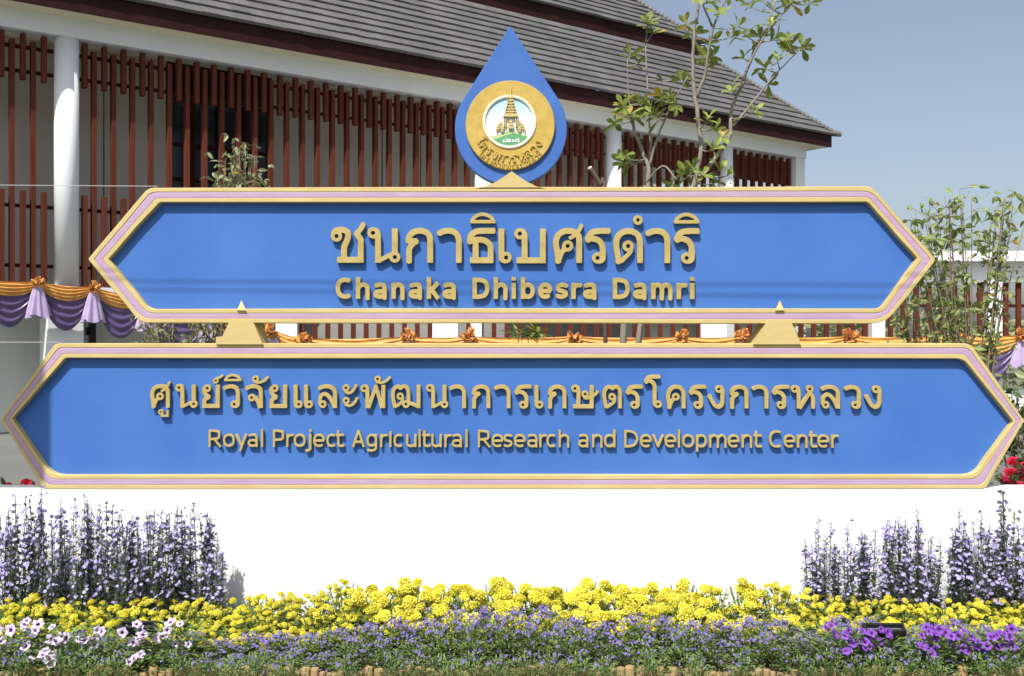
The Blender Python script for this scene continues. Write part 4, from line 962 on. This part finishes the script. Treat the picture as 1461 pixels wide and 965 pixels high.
def pet_plant(px, py, n, meshes, label, group, Y=4.98, rad=.11, sc_=1):
    t = P(px, py, Y); root = empty('petunia_plant', (t.x, Y, .07)); H = t.z-.07; lv = MB()
    for k in range(170):
        a = rnd(0, 6.28); q = rnd(0, 1)**.5*rad; lv.leaf((math.cos(a)*q, math.sin(a)*q*.7, H*rnd(.1, .9)), Vector((math.cos(a), math.sin(a), rnd(0, 1.2))), (0, 0, 1), rnd(.025, .045), rnd(.012, .02))
    lv.build('leaves', M['lobleaf'], root)
    for k in range(n):
        a = rnd(math.pi, 2*math.pi); q = rnd(.2, 1)*rad; o = link('blossom', random.choice(meshes), root, (math.cos(a)*q, math.sin(a)*q*.7, H*rnd(.55, 1.02)), (rnd(.5, 1.35), 0, rnd(-.7, .7))); s_ = sc_*rnd(.6, 1.1); o.scale = (s_, s_, s_)
    tag(root, label, 'petunia', group)
random.seed(53)
for px, py, n in ((22, 888, 5), (62, 884, 7), (100, 892, 6), (145, 890, 6), (190, 890, 6), (232, 884, 5), (262, 884, 3), (75, 925, 5), (205, 928, 4), (60, 935, 3)):
    NL['p'] = NL.get('p', 0)+1
    pet_plant(px, py, n, plt, 'pale lilac petunia, ' + (ordn(NL['p'])+' from the left in the upper row' if py < 910 else {75: 'low one hanging at the left edge', 205: 'low one under the half hidden floodlight', 60: 'lowest, over the wooden stakes'}[px]), 'pale lilac petunias', Y=4.96 if py < 910 else 4.90)
for px, py, n in ((1172, 890, 2), (1200, 892, 7), (1240, 898, 9), (1262, 905, 5), (1330, 894, 10), (1365, 900, 11), (1310, 915, 3), (1400, 898, 5), (1432, 902, 5), (1455, 896, 6)):
    NL['q'] = NL.get('q', 0)+1
    pet_plant(px, py, n, ppu, 'deep purple petunia, %s from the left around the right floodlight' % ordn(NL['q']), 'deep purple petunias', Y=4.96)
# garden floodlights tilted in the bed
def flood(px0, px1, py0, py1, label, Y=4.99):
    c = P((px0+px1)/2, (py0+py1)/2, Y); root = empty('floodlight', (c.x, Y, .1)); wv = (px1-px0)/FPX*Y/2; h = (py1-py0)/FPX*Y*.5
    zc = c.z-.1; mb = MB(); f = .012
    for lo, hi in (((-wv, -.01, -h), (-wv+f, .03, h)), ((wv-f, -.01, -h), (wv, .03, h)), ((-wv+f, -.01, h-f), (wv-f, .03, h)), ((-wv+f, -.01, -h), (wv-f, .03, -h+f)), ((-wv, .032, -h), (wv, .05, h))): mb.box(lo, hi)
    mb.build('housing', M['frameblack'], root, loc=(0, 0, zc), rot=(-1.05, 0, 0)); g = MB(); g.box((-wv+f, .012, -h+f), (wv-f, .018, h-f)); g.build('glass', M['lampglass'], root, loc=(0, 0, zc), rot=(-1.05, 0, 0))
    s_ = MB(); s_.tube([(0, .04, 0), (0, .04, zc)], .008, 8); s_.build('stake', M['frameblack'], root); tag(root, label, 'floodlight', 'garden floodlights')
flood(1232, 1291, 889, 905, 'black framed floodlight among purple petunias at the right')
flood(171, 222, 886, 900, 'black framed floodlight half hidden by pale petunias at the left')

# ------------------------------------------------------------------ cables, and an unseen banner post added to shade the left tip
def cable(a, b, r, m, label, sag=.02):
    root = empty('cable', a); a = Vector(a); b = Vector(b); pts = [a.lerp(b, t/14)-Vector((0, 0, sag*4*(t/14)*(1-t/14)))-a for t in range(15)]; mb = MB(); mb.tube(pts, r, 6)
    bpy.data.objects.remove(root); o = mb.build('cable', m, loc=a); tag(o, label, 'cable')
cable(P(-900, 258, 6.6), P(225, 266, 6.15), .0018, M['cable'], 'thin white wire running from the left edge to the top of the upper board', 0)
cable(P(-900, 488, 6.6), P(85, 488.5, 6.1), .0018, M['cable'], 'thin white wire running from the left edge to the top of the lower board', 0)
for (pa, pb, ln) in ((400, 407, 'upper'), (412, 424, 'lower')):
    def up(px, py): q = P(px, py, YS+.04); return q+to_sun*(1.35/abs(to_sun.y))
    ca, cb_ = up(100, pa), up(1360, pb); dd = cb_-ca; cable(ca-dd*.9, cb_+dd*.9, .0030, M['blackcable'], 'overhead black cable, the %s of the pair crossing above the sign' % ln, 0)
bn = empty('shade_banner_post', (-4.6, 3.8, 0)); mb = MB(); mb.tube([(0, 0, 0), (0, 0, 5.15)], .04, 12); mb.build('post', M['steel'], bn)  # added out of view; its edge casts the upright shadow on the lower board
mb = MB(); mb.box((.05, -.008, 3.86), (1.14, .008, 5.0)); mb.build('banner', M['banner'], bn); mb = MB(); mb.tube([(0, 0, 5.03), (1.14, 0, 5.03)], .012, 8); mb.build('arm', M['steel'], bn)
tag(bn, 'unseen banner on a steel post, added to shade the left tip of the lower board', 'banner')
